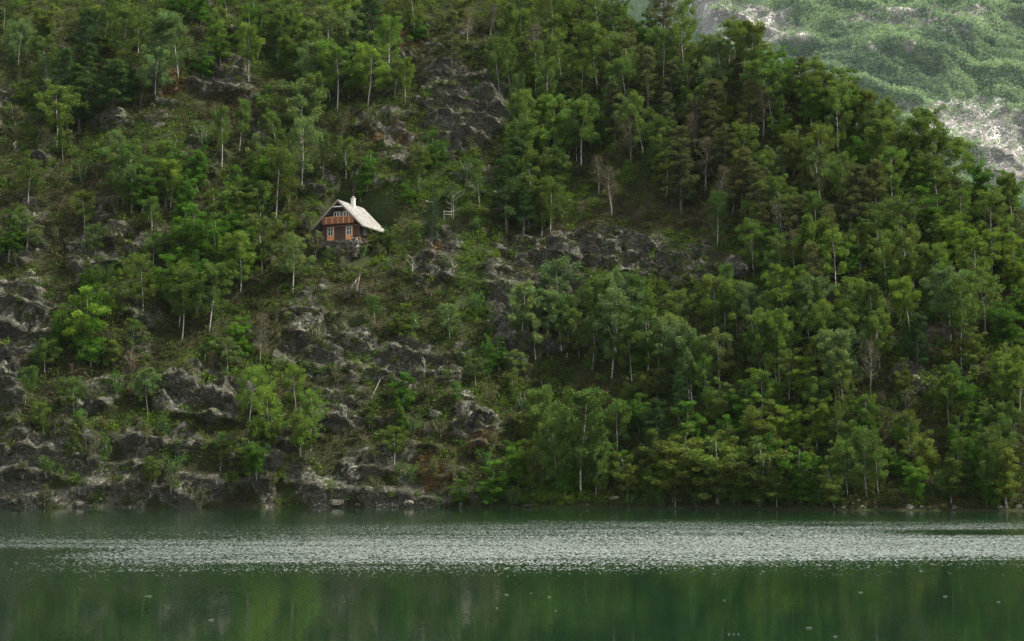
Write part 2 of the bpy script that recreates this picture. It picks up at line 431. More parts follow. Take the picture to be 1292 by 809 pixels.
def crown_mesh(name, clumps, per, leafL, leafW, flat=.0, squash=.7, seed=0, droop=0.0, tone=.25):
    rg = np.random.default_rng(seed)
    C = []; K = []
    for (x, y, z, r) in clumps:
        n = max(6, int(per*(r/.6)**2*rg.uniform(.7, 1.2)))
        p = rg.normal(size=(n, 3)); p /= np.linalg.norm(p, axis=1)[:, None]; p *= (rg.uniform(.25, 1, size=(n, 1))**.6)*r
        p[:, 2] *= squash
        if droop: p[:, 2] -= droop*rg.random(n)**2*r
        C.append(p+np.array([x, y, z]))
        t = 1+rg.uniform(-tone, tone)
        hs = rg.uniform(-.1, .1)
        c = np.ones((n, 3))*t*rg.uniform(.75, 1.25, size=(n, 1)); c[:, 0] *= 1+hs+rg.uniform(-.08, .08, n); c[:, 2] *= 1-hs
        K.append(c)
    C = np.concatenate(C); K = np.concatenate(K)
    n = len(C)
    v, f = leaf_quads(C, leafL*rg.uniform(.7, 1.3, n), leafW*rg.uniform(.7, 1.3, n), flat, rg=rg)
    return fast_mesh(name, v, f, M_LEAF, False, np.repeat(K, 4, axis=0))

def trunk_path(rg, H, lean=.05, wob=.12, n=8):
    pts = []; ax = rg.normal()*lean*H; ay = rg.normal()*lean*H*.5; ph = rg.uniform(0, 6)
    for i in range(n):
        t = i/(n-1)
        pts.append(np.array([ax*t**1.5+wob*math.sin(ph+t*5)*t, ay*t+wob*math.cos(ph+t*4)*t, H*t]))
    return pts
def along(pts, t):
    k = t*(len(pts)-1); i = min(int(k), len(pts)-2); return pts[i]+(pts[i+1]-pts[i])*(k-i)

def make_birch(seed, airy=1.0, lean=.05, base=.34, wide=1.0):
    rg = np.random.default_rng(seed); H = 10.0; tb = Tubes()
    p = trunk_path(rg, H*.95, lean*1.3, .34)
    tb.tube([p[0]-np.array([0, 0, .8])]+p, [.1]+[.085*(1-.85*i/7)+.008 for i in range(8)], 6)
    cl = []
    n = int(20+rg.integers(0, 6))
    for i in range(n):
        t = base+(.97-base)*(i+rg.random()*.7)/n
        o = along(p, t); a = i*2.4+rg.uniform(-.6, .6)
        prof = math.sin(math.pi*min(1, ((t-base)/(1-base)*.8+.18)))**.8
        Ln = (1.95*prof+.35)*rg.uniform(.55, 1.2)*wide
        up = rg.uniform(.35, .8)
        e = o+np.array([math.cos(a)*Ln, math.sin(a)*Ln, Ln*up]); mid = (o+e)/2+np.array([0, 0, .18*Ln])
        tb.tube([o, mid, e], [.04, .025, .01], 4)
        for s in (1.0, .7, .45):
            if s < .5 and rg.random() < .3: continue
            q = o+(e-o)*s + rg.normal(size=3)*.15
            r = rg.uniform(.42, .82)*(1 if s > .9 else .9)
            cl.append((q[0], q[1], q[2], r))
            if rg.random() < .5: cl.append((q[0]+rg.normal()*.3, q[1]+rg.normal()*.3, q[2]-rg.uniform(.3, .9), r*.6))
    tp = p[-1]; cl.append((tp[0], tp[1], tp[2]+.1, .45)); cl.append((tp[0]+.1, tp[1], tp[2]-.5, .6))
    return (tb.mesh('trunk', M_BIRCH, M_BARK), crown_mesh('crown', cl, 92*airy, .21, .15, .1, .8, seed, .5, .22))

def make_leafy(seed, H=10., wide=1.0, low=.12):
    rg = np.random.default_rng(seed); tb = Tubes(); p = trunk_path(rg, H*.8, .04, .3)
    tb.tube([p[0]-np.array([0, 0, .8])]+p, [.16]+[.14*(1-.85*i/7)+.015 for i in range(8)], 6)
    cl = []
    # several leading stems, each a heap of foliage
    for k_ in range(int(rg.integers(6, 9))):
        a = k_*2.4+rg.uniform(-.4, .4); rr = rg.uniform(.9, 2.4)*wide; zt = H*rg.uniform(.42, .98)-.5*rr*.5
        o = along(p, rg.uniform(.1, .5)); e = np.array([math.cos(a)*rr+p[-1][0]*.5, math.sin(a)*rr, zt])
        tb.tube([o, (o+e)/2+rg.normal(size=3)*.25, e], [.09, .05, .015], 5)
        m = int(rg.integers(9, 14))
        for j in range(m):
            t = rg.uniform(.0, 1.0)
            q = o+(e-o)*t; sp = (1.35*(1-.5*t))*wide
            q = q+rg.normal(size=3)*np.array([sp, sp, .8])*.6
            q[2] = max(q[2], low*H)
            cl.append((q[0], q[1], q[2], rg.uniform(.45, .85)))
    for j in range(12):
        a = j*2.4; q = np.array([math.cos(a), math.sin(a), 0])*rg.uniform(.5, 1.9)*wide; cl.append((q[0], q[1], H*rg.uniform(.06, .3), rg.uniform(.5, .85)))
    for j in range(10):
        t = j/9; q = along(p, .3+.7*t)+rg.normal(size=3)*.6
        cl.append((q[0], q[1], q[2]+.8, rg.uniform(.5, .8)))
    return (tb.mesh('trunk', M_GREYBARK, M_BARK), crown_mesh('crown', cl, 88, .24, .18, .25, .62, seed, .2, .3))

def make_pine(seed, H=10., dense=1.0):
    rg = np.random.default_rng(seed); tb = Tubes(); p = trunk_path(rg, H*.96, .03, .15)
    tb.tube([p[0]-np.array([0, 0, .8])]+p, [.2]+[.17*(1-.85*i/7)+.015 for i in range(8)], 6)
    cl = []
    n = 30
    for i in range(n):
        t = .2+.78*i/n+rg.uniform(-.015, .015); o = along(p, min(t, 1)); a = i*2.4+rg.uniform(-.7, .7)
        Ln = (2.3*(1-t)**.55+.3)*rg.uniform(.5, 1.15)
        e = o+np.array([math.cos(a)*Ln, math.sin(a)*Ln, Ln*rg.uniform(-.05, .35)])
        tb.tube([o, (o+e)/2+np.array([0, 0, -.06*Ln]), e], [.05, .03, .012], 4)
        for s in (1., .72, .45):
            q = o+(e-o)*s+rg.normal(size=3)*.12
            cl.append((q[0], q[1], q[2]+.1, rg.uniform(.42, .72)))
    tp = p[-1]; cl += [(tp[0], tp[1], tp[2], .35), (tp[0], tp[1], tp[2]-.5, .45)]
    return (tb.mesh('trunk', M_BARK), crown_mesh('crown', cl, 80*dense, .36, .1, .2, .6, seed, 0, .2))

def make_spruce(seed, H=10.):
    rg = np.random.default_rng(seed); tb = Tubes(); p = trunk_path(rg, H, .01, .05)
    tb.tube([p[0]-np.array([0, 0, .8])]+p, [.18]+[.15*(1-.92*i/7)+.01 for i in range(8)], 6)
    cl = []; t = .08
    while t < .98:
        m = 7
        Ln0 = 2.1*(1-t)**.8+.12
        for j in range(m):
            a = j*2*math.pi/m+rg.uniform(-.4, .4); Ln = Ln0*rg.uniform(.7, 1.15); o = along(p, t)
            e = o+np.array([math.cos(a)*Ln, math.sin(a)*Ln, -.25*Ln])
            tb.tube([o, e], [.03, .01], 3)
            for s in (1., .65, .35):
                q = o+(e-o)*s; cl.append((q[0], q[1], q[2], .14+.3*(1-t)*rg.uniform(.8, 1.3)))
        t += .052
    cl.append((p[-1][0], p[-1][1], H, .12))
    return (tb.mesh('trunk', M_BARK), crown_mesh('crown', cl, 60, .26, .07, 0, .5, seed, .4, .18))

def make_bare(seed, leaves=1.0):
    rg = np.random.default_rng(seed); H = 9.5; tb = Tubes(); p = trunk_path(rg, H*.93, .07, .3)
    tb.tube([p[0]-np.array([0, 0, .8])]+p, [.13]+[.11*(1-.85*i/7)+.012 for i in range(8)], 5)
    cl = []
    for i in range(26):
        t = .25+.72*i/26; o = along(p, t); a = i*2.4+rg.uniform(-.7, .7); Ln = (1.9*(1-t)**.4)*rg.uniform(.6, 1.2)
        e = o+np.array([math.cos(a)*Ln, math.sin(a)*Ln, Ln*rg.uniform(.5, 1.1)]); mid = (o+e)/2+rg.normal(size=3)*.12
        tb.tube([o, mid, e], [.032, .02, .008], 4)
        for j in range(4):
            b = o+(e-o)*rg.uniform(.3, 1); e2 = b+rg.normal(size=3)*.5+np.array([0, 0, .3]); tb.tube([b, e2], [.014, .006], 3)
            cl.append((e2[0], e2[1], e2[2], rg.uniform(.3, .5)))
    return (tb.mesh('trunk', M_GREYBARK), crown_mesh('crown', cl, 42*leaves, .24, .09, 0, .9, seed, .2, .25))

def make_shrub(seed, H=3., spread=1.0, dense=1.0):
    rg = np.random.default_rng(seed); tb = Tubes(); cl = []
    for i in range(9):
        a = i*2.4+rg.uniform(-.5, .5); rr = rg.uniform(.2, 1.25)*spread; z = H*rg.uniform(.45, .95)
        e = np.array([math.cos(a)*rr, math.sin(a)*rr, z])
        tb.tube([np.array([0, 0, -.6]), e*.5+rg.normal(size=3)*.1, e], [.05, .035, .012], 4)
        for s in (1, .75, .5, .28):
            q = e*s+rg.normal(size=3)*.22; cl.append((q[0], q[1], max(.25, q[2]), rg.uniform(.35, .6)))
    return (tb.mesh('stem', M_GREYBARK), crown_mesh('foliage', cl, 36*dense, .2, .14, .1, .75, seed, .2, .28))

BANK = {
 'birch': [make_birch(100+i, 1.0+.25*(i % 3), .03+.03*(i % 2), .17+.07*(i % 3), 1.12+.14*(i % 2)) for i in range(8)],
 'birchslim': [make_birch(140+i, .8, .06, .4, .85) for i in range(4)],
 'leafy': [make_leafy(200+i, 10, 1.0+.13*(i % 3), .05) for i in range(6)],
 'pine': [make_pine(300+i, 10, .8+.25*(i % 2)) for i in range(5)],
 'spruce': [make_spruce(400+i) for i in range(3)],
 'bare': [make_bare(500+i, 1.+.3*(i % 2)) for i in range(5)],
 'shrub': [make_shrub(600+i, 3, .9+.15*(i % 3), 1.1) for i in range(6)],
}
KIND = {'birch': ('birch_tree', 'birch'), 'birchslim': ('birch_tree', 'birch'), 'leafy': ('broadleaf_tree', 'broadleaf tree'), 'pine': ('pine_tree', 'pine tree'),
        'spruce': ('spruce_tree', 'spruce tree'), 'bare': ('sparse_tree', 'sparse tree'), 'shrub': ('shrub', 'shrub')}
# look: bank, colour, adjective for the label, height in photo px
LOOK = {
 'b': ('birch', (.074, .12, .024), 'mid-green birch', 78),
 'p': ('birch', (.092, .14, .05), 'pale grey-green birch', 80),
 'w': ('birchslim', (.07, .12, .025), 'slim white-stemmed birch', 80),
 'l': ('birch', (.092, .155, .024), 'light yellow-green birch', 78),
 'y': ('leafy', (.10, .168, .018), 'bright yellow-green broadleaf tree', 66),
 'g': ('leafy', (.052, .12, .012), 'rich green broadleaf tree', 66),
 'G': ('leafy', (.076, .114, .023), 'olive green broadleaf tree', 70),
 'd': ('spruce', (.022, .048, .02), 'dark conical spruce', 72),
 'D': ('pine', (.034, .072, .022), 'dark green pine', 84),
 'o': ('pine', (.072, .088, .034), 'brownish olive pine', 84),
 'k': ('bare', (.085, .075, .045), 'thin brown-grey sparse tree', 66),
 's': ('shrub', (.05, .11, .018), 'fresh green shrub', 27),
 't': ('shrub', (.07, .078, .03), 'dull olive shrub', 24),
 'u': ('shrub', (.1, .085, .05), 'twiggy brown shrub', 20),
}
MAP = [
 "bbpbbbggylbDpbkbobblobGo........",
 "pbDbbpglbbpplbobkbbpbbpbb.......",
 "tdDDptt.tpplt.b.bbbbobpbbbG.....",
 "tbDbt.t.tbtt...tblgobbokygbdb...",
 "tttt.ssGbpt..sttblbkbkobGbgbbb.",
 "ttssbgggb.sg.ss.bGkkbokobpblgbgb",
 "t.ttsgGgt..tsds.Dbut..oobbookglb",
 "gt.tsgggb...t.s.t.uut.ubkobbblyy",
 "t.gsbgglt.u.tts...ut.t..bolbblly",
 ".Ggysbb.t.uutus.ppbp.bbplblblpbg",
 ".ggtt.tu.t.us.usppbbbpbkblbbD.Gg",
 "ssututut..ttt.ssu.sbGbpbbbpkGt.l",
 "s.tsus.lsl.tttstst.GGDGgybbutbgl",
 ".tstts.lsl.tstutGbGbDggGyybbbggb",
 "tststsstst.tsttsgbGggGGgGGbbGGgb",
 ".t.u.ttst.tt.tsgsgbGgGgGDgbbgsg",
]
MAP = [(q+q[-1])[:32].ljust(32, q[-1]) for q in MAP]
trees = []   # foot px, foot py, height px, look, widen
for r_, row in enumerate(MAP):
    for c_, ch in enumerate(row):
        if ch == '.': continue
        hp = LOOK[ch][3]*random.uniform(.78, 1.18)
        cx = (c_+.5+random.uniform(-.42, .42))*IW/32; cy_ = (r_+.5+random.uniform(-.4, .4))*40
        fy = cy_+hp*(.5 if ch not in 'stu' else .4)
        if fy > 641: hp -= (fy-636)*.6; fy = 634-random.uniform(0, 10)
        trees.append((cx, fy, hp, ch, random.uniform(.9, 1.15)))
SPECIAL = [
 (733,629,140,'b',1.0),(703,624,96,'b',.85),(672,621,72,'G',.9),(756,624,98,'G',.9),(772,476,118,'p',1.0),(753,430,88,'w',1.),(796,428,84,'w',1.),(803,425,80,'p',.9),(819,421,74,'w',.9),
 (708,437,68,'w',1.1),(715,452,86,'w',.9),(870,505,100,'p',1.1),(875,521,104,'w',1.),(893,521,78,'l',.8),(970,486,100,'w',1.),(980,485,98,'w',.8),(984,487,96,'l',.9),(974,448,84,'w',.8),
 (990,451,92,'l',1.1),(938,425,72,'w',.9),(929,428,80,'w',.8),(906,405,76,'w',.8),(1068,499,86,'p',.9),(1020,431,84,'p',.9),(1024,508,66,'y',1.35),(964,530,66,'l',1.3),(905,309,72,'w',.8),
 (951,312,64,'w',.9),(967,327,76,'o',.8),(986,321,74,'k',.9),(1024,361,90,'l',1.1),(1207,340,78,'y',1.35),(1252,356,70,'l',1.2),(1213,457,112,'w',1.),(1202,520,66,'w',.9),(1091,440,76,'w',.8),
 (1246,196,58,'D',1.2),(885,56,66,'D',1.2),(1066,168,92,'g',.9),(910,168,54,'y',.7),(715,56,84,'y',.75),(775,72,50,'y',.6),(812,104,64,'d',.9),(105,446,96,'y',1.0),(230,428,92,'w',1.),
 (370,371,78,'p',1.),(328,462,76,'k',.9),(341,566,82,'l',.9),(392,566,78,'l',.9),(649,158,70,'w',.7),(774,162,66,'k',.8),(606,264,68,'w',.6),(717,202,78,'l',.7),(511,131,62,'l',.8),
 (630,116,72,'b',.8),(616,474,64,'g',.55),(640,296,104,'D',1.2),(668,288,92,'G',1.2),(652,250,84,'D',1.1),(860,238,84,'o',1.2),(890,242,78,'k',1.3),(832,224,74,'G',1.),(915,232,76,'o',1.2),(875,190,72,'k',1.3),
 (130,56,88,'w',.9),(152,66,92,'w',.9),(203,96,78,'p',1.1),(269,79,64,'l',.8),(350,78,76,'b',.9),(426,140,88,'l',1.3),(380,182,90,'p',1.3),(280,208,80,'w',.7),(302,190,66,'w',.8),
 (407,226,60,'w',.6),(100,168,92,'D',1.4),(140,150,80,'D',1.3),(180,268,68,'g',1.2),(215,262,64,'l',1.1),(335,262,84,'g',1.3),(300,292,70,'G',1.2),(245,330,80,'g',1.2),(275,345,84,'g',1.1),
 (505,545,44,'g',.9),(850,632,92,'G',1.6),(905,634,98,'G',1.5),(960,634,92,'G',1.5),(620,634,60,'g',1.2),(1010,634,84,'g',1.3),(1270,640,90,'G',1.),(1245,639,76,'w',1.),
 (471,318,34,'G',1.1),(458,324,20,'s',1.1),(440,330,18,'t',1.3),(412,326,18,'s',1.2),(398,318,22,'t',1.2),(545,215,56,'g',1.),(455,252,36,'g',1.0),(512,262,40,'g',1.0),(492,322,40,'G',.9),(395,306,40,'b',.9),(1012,130,62,'o',1.2),(1040,150,80,'G',1.1),(985,116,66,'g',1.1),(940,92,66,'b',1.1),
 (1120,196,70,'b',1.1),(1150,214,66,'G',1.1),(1182,226,62,'b',1.2),(1215,236,66,'l',1.1),(1270,268,60,'g',1.2),(1095,186,74,'b',1.),(1225,214,50,'G',1.1),(1278,240,44,'g',1.),(1200,206,44,'b',1.),
 (1160,190,44,'G',.9),(1130,172,46,'b',.9),(960,106,60,'G',1.),(920,80,60,'b',1.1),(845,42,52,'b',1.),(826,24,46,'l',1.)]
EXTRA = []
for r_, row in enumerate(MAP):
    for c_, ch in enumerate(row):
        if ch not in 'bplygGdDokB': continue
        if (c_ > 14 or r_ < 3) and random.random() < (.62 if c_ > 19 else .42):
            near_ = [q for q in (row[max(0, c_-1)], row[min(31, c_+1)], ch, 'G', 'g') if q in 'bplygGDok']
            q = random.choice(near_)
            hp = LOOK[q][3]*random.uniform(.55, .95)
            cx = (c_+random.uniform(0, 1))*IW/32; fy = (r_+random.uniform(0, 1))*40+hp*.5
            if fy > 641: continue
            EXTRA.append((cx, fy, hp, q, random.uniform(.95, 1.2)))
        elif False: pass
for r_, row in enumerate(MAP):
    for c_, ch in enumerate(row):
        if c_ < 17 and r_ < 15 and ch in 'tsbgpu' and random.random() < (.62 if c_ < 9 or r_ < 5 else .34):
            q = random.choice('bbpGGgwb'); hp = random.uniform(34, 60)
            if not (9 <= c_ <= 12 and 5 <= r_ <= 8):
                EXTRA.append(((c_+random.uniform(0, 1))*IW/32, (r_+random.uniform(0, 1))*40+hp*.5, hp, q, random.uniform(1.05, 1.35)))
for k_ in range(26):   # bushes hanging over the water on the right shore
    q = random.choice('gGgb' if k_ % 2 else 'ss'); x_ = 560+k_*20+random.uniform(-8, 8)
    if 655 < x_ < 790: continue
    if x_ > 1050: continue
    EXTRA.append((x_, random.uniform(636, 639.5), random.uniform(24, 44) if q in 'gGb' else random.uniform(16, 26), q, random.uniform(1.2, 1.6)))
trees = trees+EXTRA
trees += SPECIAL

REG = [ # px, py, phrase
 (40,40,'in the top left corner'),(140,60,'above the pale ledge upper left'),(225,60,'above the rusty rock dome'),(320,50,'above the grey rock dome'),(430,60,'high above the cabin'),
 (520,40,'by the uppermost rock ledges'),(600,40,'above the layered rock dome'),(700,40,'near the top centre edge'),(790,50,'beside the ridge gap'),(880,60,'on the ridge top'),(970,90,'on the upper ridge'),
 (1060,120,'on the middle ridge'),(1150,190,'on the right ridge'),(1250,210,'at the ridge right end'),(30,170,'on the left slope high up'),(130,190,'below the pale left ledge'),(250,160,'below the rusty dome'),
 (350,160,'left above the cabin'),(440,190,'just above the cabin roof'),(520,200,'by the rusty rock chute'),(600,210,'below the big rock dome'),(680,130,'right of the rock dome'),(660,230,'in the dark pine clump'),
 (760,170,'in the grey upper wood'),(770,250,'above the long rock band'),(870,190,'in the brown pine wood'),(960,180,'in the upper right wood'),(1050,220,'below the middle ridge'),(1150,270,'below the right ridge'),
 (1250,300,'by the right edge high up'),(30,290,'by the left edge halfway up'),(130,290,'on the broken left slope'),(220,280,'left of the cabin far off'),(310,290,'left of the cabin'),(380,300,'beside the cabin'),
 (440,340,'just below the cabin'),(530,300,'right of the cabin'),(600,340,'in the green gully'),(690,330,'on the long rock band left'),(800,330,'on the long rock band right'),(900,310,'by the dark rock hole'),
 (980,300,'right of the rock hole'),(1070,330,'in the middle right wood'),(1170,350,'above the brown clearing'),(1250,390,'right of the brown clearing'),(90,400,'by the black left cliff'),(180,390,'in the left green hollow'),
 (270,390,'above the pale undercut cliff'),(360,400,'on the heath below the cabin'),(450,430,'by the fallen white trunk'),(540,440,'above the blocky boulder'),(620,440,'below the green gully'),(700,420,'under the long rock band'),
 (790,420,'in the central birch stand'),(880,420,'left of the leaning birches'),(960,430,'among the leaning birches'),(1050,430,'right of the leaning birches'),(1120,450,'left of the brown clearing'),
 (1195,460,'in the brown clearing'),(30,520,'by the lower left cliff'),(120,520,'low on the left slope'),(200,510,'left of the undercut cliff'),(290,530,'under the undercut cliff'),(370,520,'on the lower heath'),
 (460,520,'left of the blocky boulder'),(560,530,'beside the blocky boulder'),(650,510,'on the rusty bank'),(740,510,'behind the white shore birch'),(840,510,'in the wood behind the shore'),(930,520,'below the leaning birches'),
 (1020,520,'behind the right shore'),(1110,520,'below the small rock slab'),(1200,540,'below the brown clearing'),(1265,520,'by the right edge low down'),(60,600,'on the lower left cliff foot'),(160,600,'on the left shore'),
 (260,610,'on the shore below the undercut'),(360,610,'by the pale shore streak'),(460,610,'on the rocky centre shore'),(560,610,'by the orange shore bank'),(650,600,'left of the white shore birch'),
 (740,600,'beside the white shore birch'),(830,600,'right of the white shore birch'),(920,600,'on the dark wooded shore'),(1020,600,'on the right wooded shore'),(1110,600,'above the stony beach'),(1200,600,'behind the stony beach'),(1270,610,'at the right shore end')]
ORD = ['first', 'second', 'third', 'fourth', 'fifth', 'sixth', 'seventh', 'eighth', 'ninth', 'tenth', 'eleventh', 'twelfth']
NUM = ['', 'one', 'two', 'three', 'four', 'five', 'six', 'seven', 'eight', 'nine', 'ten', 'eleven', 'twelve']

OPEN = [(585,142,52,30),(280,110,40,20),(215,118,25,16),(560,98,26,18),(492,182,20,26),(140,156,26,8),(22,405,40,50),(255,505,55,22),(765,302,105,14),(590,530,32,28),(500,455,40,16),(430,445,40,18),(560,325,20,26),(1190,442,26,14),(930,338,14,8),(330,168,16,16),(860,268,80,10),(780,262,40,8)]
SKIP = set()
placed = []
for i, (px, py, hp, ch, wd) in enumerate(trees):
    if i in SKIP: continue
    h = hitpx(px, py)
    if h is None: continue
    if h.z < .15: continue
    if i < len(trees)-len(SPECIAL):
        yc_ = py-hp*.5
        if any(((px-a)/c)**2+((yc_-b_)/(e+hp*.25))**2 < 1 for a, b_, c, e in OPEN): continue
    # keep the cabin clear
    top = py-hp
    if i < len(trees)-len(SPECIAL):
        if 385 < px < 500 and top < 318 and py > 262: continue
        if 395 < px < 470 and 240 < py < 300: continue
    if h.y > 330: continue
    m_per_px = (h.y*CP+(h.z-CAMZ)*SP)/FPX
    placed.append(dict(i=i, px=px, py=py, look=ch, loc=h, H=hp*m_per_px, wd=wd, hp=hp))
nb_ = 0
keep_ = []
for t in reversed(placed):
    if LOOK[t['look']][0].startswith('birch'):
        nb_ += 1
        if nb_ > 298: continue
    keep_.append(t)
placed = keep_[::-1]
groups = {}
for t in placed:
    cxx, cyy = t['px'], t['py']-t['hp']*.5
    t['reg'] = min(range(len(REG)), key=lambda k_: (REG[k_][0]-cxx)**2+((REG[k_][1]-cyy)*1.1)**2)
    groups.setdefault((t['look'], t['reg']), []).append(t)
for (lk_, rg_), lst in groups.items():
    lst.sort(key=lambda t: t['px'])
    n = len(lst)
    for j, t in enumerate(lst):
        base = '%s %s' % (LOOK[lk_][2], REG[rg_][2])
        if n == 1: t['label'] = base
        elif n == 2: t['label'] = base+', '+('left' if j == 0 else 'right')+' of the two'
        else:
            t['label'] = base+', '+(('leftmost' if j == 0 else 'rightmost' if j == n-1 else ORD[j]+' from left')+' of '+NUM[n])
protos = {}
for t in placed:
    bank, colr_, adj, _h = LOOK[t['look']]
    vr = BANK[bank]; k_ = (t['i']*7+int(t['px'])) % len(vr)
    tm, cm = vr[k_]
    nm, cat = KIND[bank]
    nomH = 3.0 if bank == 'shrub' else 10.0
    s = t['H']/nomH
    if (bank, k_) not in protos:
        root = bpy.data.objects.new(nm, None); a = bpy.data.objects.new('stem' if bank == 'shrub' else 'trunk', tm); b = bpy.data.objects.new('foliage' if bank == 'shrub' else 'crown', cm)
        protos[(bank, k_)] = (root, a, b)
    else:
        r0, a0, b0_ = protos[(bank, k_)]
        root, a, b = r0.copy(), a0.copy(), b0_.copy()
    for o in (root, a, b): COL.objects.link(o)
    a.parent = root; b.parent = root
    root.location = t['loc']-Vector((0, 0, .05))
    root.rotation_euler = (random.uniform(-.03, .11), random.uniform(-.09, .09), random.uniform(0, 6.28))
    root.scale = (s*t['wd'], s*t['wd'], s)
    v = random.uniform(.8, 1.22); w = random.uniform(-.1, .1)
    b.color = (colr_[0]*v*(1+w), colr_[1]*v, colr_[2]*v*(1-w), 1)
    tag(root, t['label'], cat, {'birch_tree': 'birches on the hillside', 'broadleaf_tree': 'broadleaf trees on the hillside', 'pine_tree': 'pines on the hillside',
        'spruce_tree': 'spruces on the hillside', 'sparse_tree': 'thin sparse trees on the hillside', 'shrub': 'shrubs on the hillside'}[nm])
open('/dev/stderr','w').write('TREES %d %s'%(len(placed), {k_: sum(1 for t in placed if KIND[LOOK[t['look']][0]][0] == k_) for k_ in set(v[0] for v in KIND.values())})+chr(10)) if 0 else None
print('TREES', len(placed), {k_: sum(1 for t in placed if KIND[LOOK[t['look']][0]][0] == k_) for k_ in set(v[0] for v in KIND.values())})

# ------------------------------------------------------------------ low scrub and grass (nobody could count it)
def scatter(n, seed, dens):
    rg = np.random.default_rng(seed)
    r = rg.integers(13, rows-82, n); c = rg.integers(49, cols_-51, n)
    u = rg.random(n)[:, None]; v = rg.random(n)[:, None]
    P = np.stack([X, Yt, Zt], -1)
    p = P[r, c]*(1-u)*(1-v)+P[r, c+1]*u*(1-v)+P[r+1, c]*(1-u)*v+P[r+1, c+1]*u*v
    ppx, ppy = project(p[:, 0], p[:, 1], p[:, 2])
    rk = rock[r, c]; 
    keep = (rg.random(n) < dens(p, rk, ppx, ppy)) & (ppx > -220) & (ppx < 1650) & (ppy > -160) & (p[:, 2] > .25) & (wcut[r, c] < .3)
    return p[keep], r[keep], c[keep], ppx[keep], ppy[keep]
def cover(name, n, seed, dens, per, rad, hgt, L, W, colfn, label):
    rg = np.random.default_rng(seed+1)
    p, r, c, qx, qy = scatter(n, seed, dens)
    m = len(p)
    base = colfn(p, r, c, rg)
    sz = rg.uniform(.5, 1.4, m)
    C = np.repeat(p, per, 0); S = np.repeat(sz, per)
    off = rg.normal(size=(len(C), 3)); off /= np.linalg.norm(off, axis=1)[:, None]; off *= (rg.random((len(C), 1))**.5)
    off[:, :2] *= rad; off[:, 2] = np.abs(off[:, 2])*hgt
    C = C+off*S[:, None]; C[:, 1] -= .1
    K = np.repeat(base, per, 0)*rg.uniform(.7, 1.3, (len(C), 1))
    v, f = leaf_quads(C, L*rg.uniform(.6, 1.3, len(C)), W*rg.uniform(.6, 1.3, len(C)), 0, rg=rg)
    o = link(name, fast_mesh(name, v, f, M_LEAF, False, np.repeat(K, 4, 0)))
    o['kind'] = 'stuff'; tag(o, label, name.replace('_', ' ')); o.color = (1, 1, 1, 1)
    print(name, m, len(f))
    return o
Ln_, Rs_, Br_ = lush, rust, brown
def brownat(a, b): return field(BROWN, a, b)
def undercol(p, r, c, rg):
    t = fbm(p[:, 0], p[:, 1], p[:, 2], 9, 3, 97)+rg.normal(size=len(p))*.35
    w1 = smooth(-.5, .1, t+.5*Ln_[r, c]-.6*Br_[r, c])[:, None]; w2 = smooth(.1, .8, t+.4*Ln_[r, c])[:, None]
    k_ = np.array([.055, .05, .026])*(1-w1)+np.array([.042, .08, .014])*w1
    return k_*(1-w2)+np.array([.085, .14, .016])*w2
def scrubcol(p, r, c, rg):
    t = fbm(p[:, 0], p[:, 1], p[:, 2], 6, 3, 77)+rg.normal(size=len(p))*.25
    a = np.array([.05, .043, .022]); b = np.array([.045, .07, .015]); e = np.array([.085, .115, .02])
    w1 = smooth(-.4, .2, t+.5*Ln_[r, c]-.8*Br_[r, c])[:, None]; w2 = smooth(.1, .7, t+.5*Ln_[r, c]-.8*Br_[r, c])[:, None]
    k_ = a*(1-w1)+b*w1; k_ = k_*(1-w2)+e*w2
    ru = np.clip(Rs_[r, c]*1.0, 0, .85)[:, None]*(rg.random((len(p), 1)) < .7)
    return k_*(1-ru)+np.array([.11, .065, .025])*ru
cover('scrub', 90000, 900, lambda p, rk, a, b: np.clip(.8-.5*rk, .22, 1), 12, .5, .55, .3, .14, scrubcol, 'low mixed scrub and heather over the steep slope')
cover('undergrowth', 30000, 960, lambda p, rk, a, b: np.clip(.95-.75*rk, .12, 1)*(.62+.38*smooth(560, 760, a))*(1-.6*brownat(a, b)), 60, .95, 1.2, .3, .2, undercol, 'bushy green undergrowth filling the wooded slope')
def grasscol(p, r, c, rg):
    t = fbm(p[:, 0], p[:, 1], p[:, 2], 4, 3, 87)+rg.normal(size=len(p))*.3
    w = smooth(-.5, .5, t+.6*Ln_[r, c]-.9*Br_[r, c])[:, None]
    k_ = np.array([.075, .06, .028])*(1-w)+np.array([.065, .1, .016])*w
    ru = np.clip(Rs_[r, c], 0, .8)[:, None]*(rg.random((len(p), 1)) < .7)
    return k_*(1-ru)+np.array([.12, .075, .03])*ru
cover('grass', 130000, 930, lambda p, rk, a, b: np.clip(.8-.45*rk, .12, 1), 5, .22, .2, .36, .05, grasscol, 'rough grass and moss tufts between the rocks')

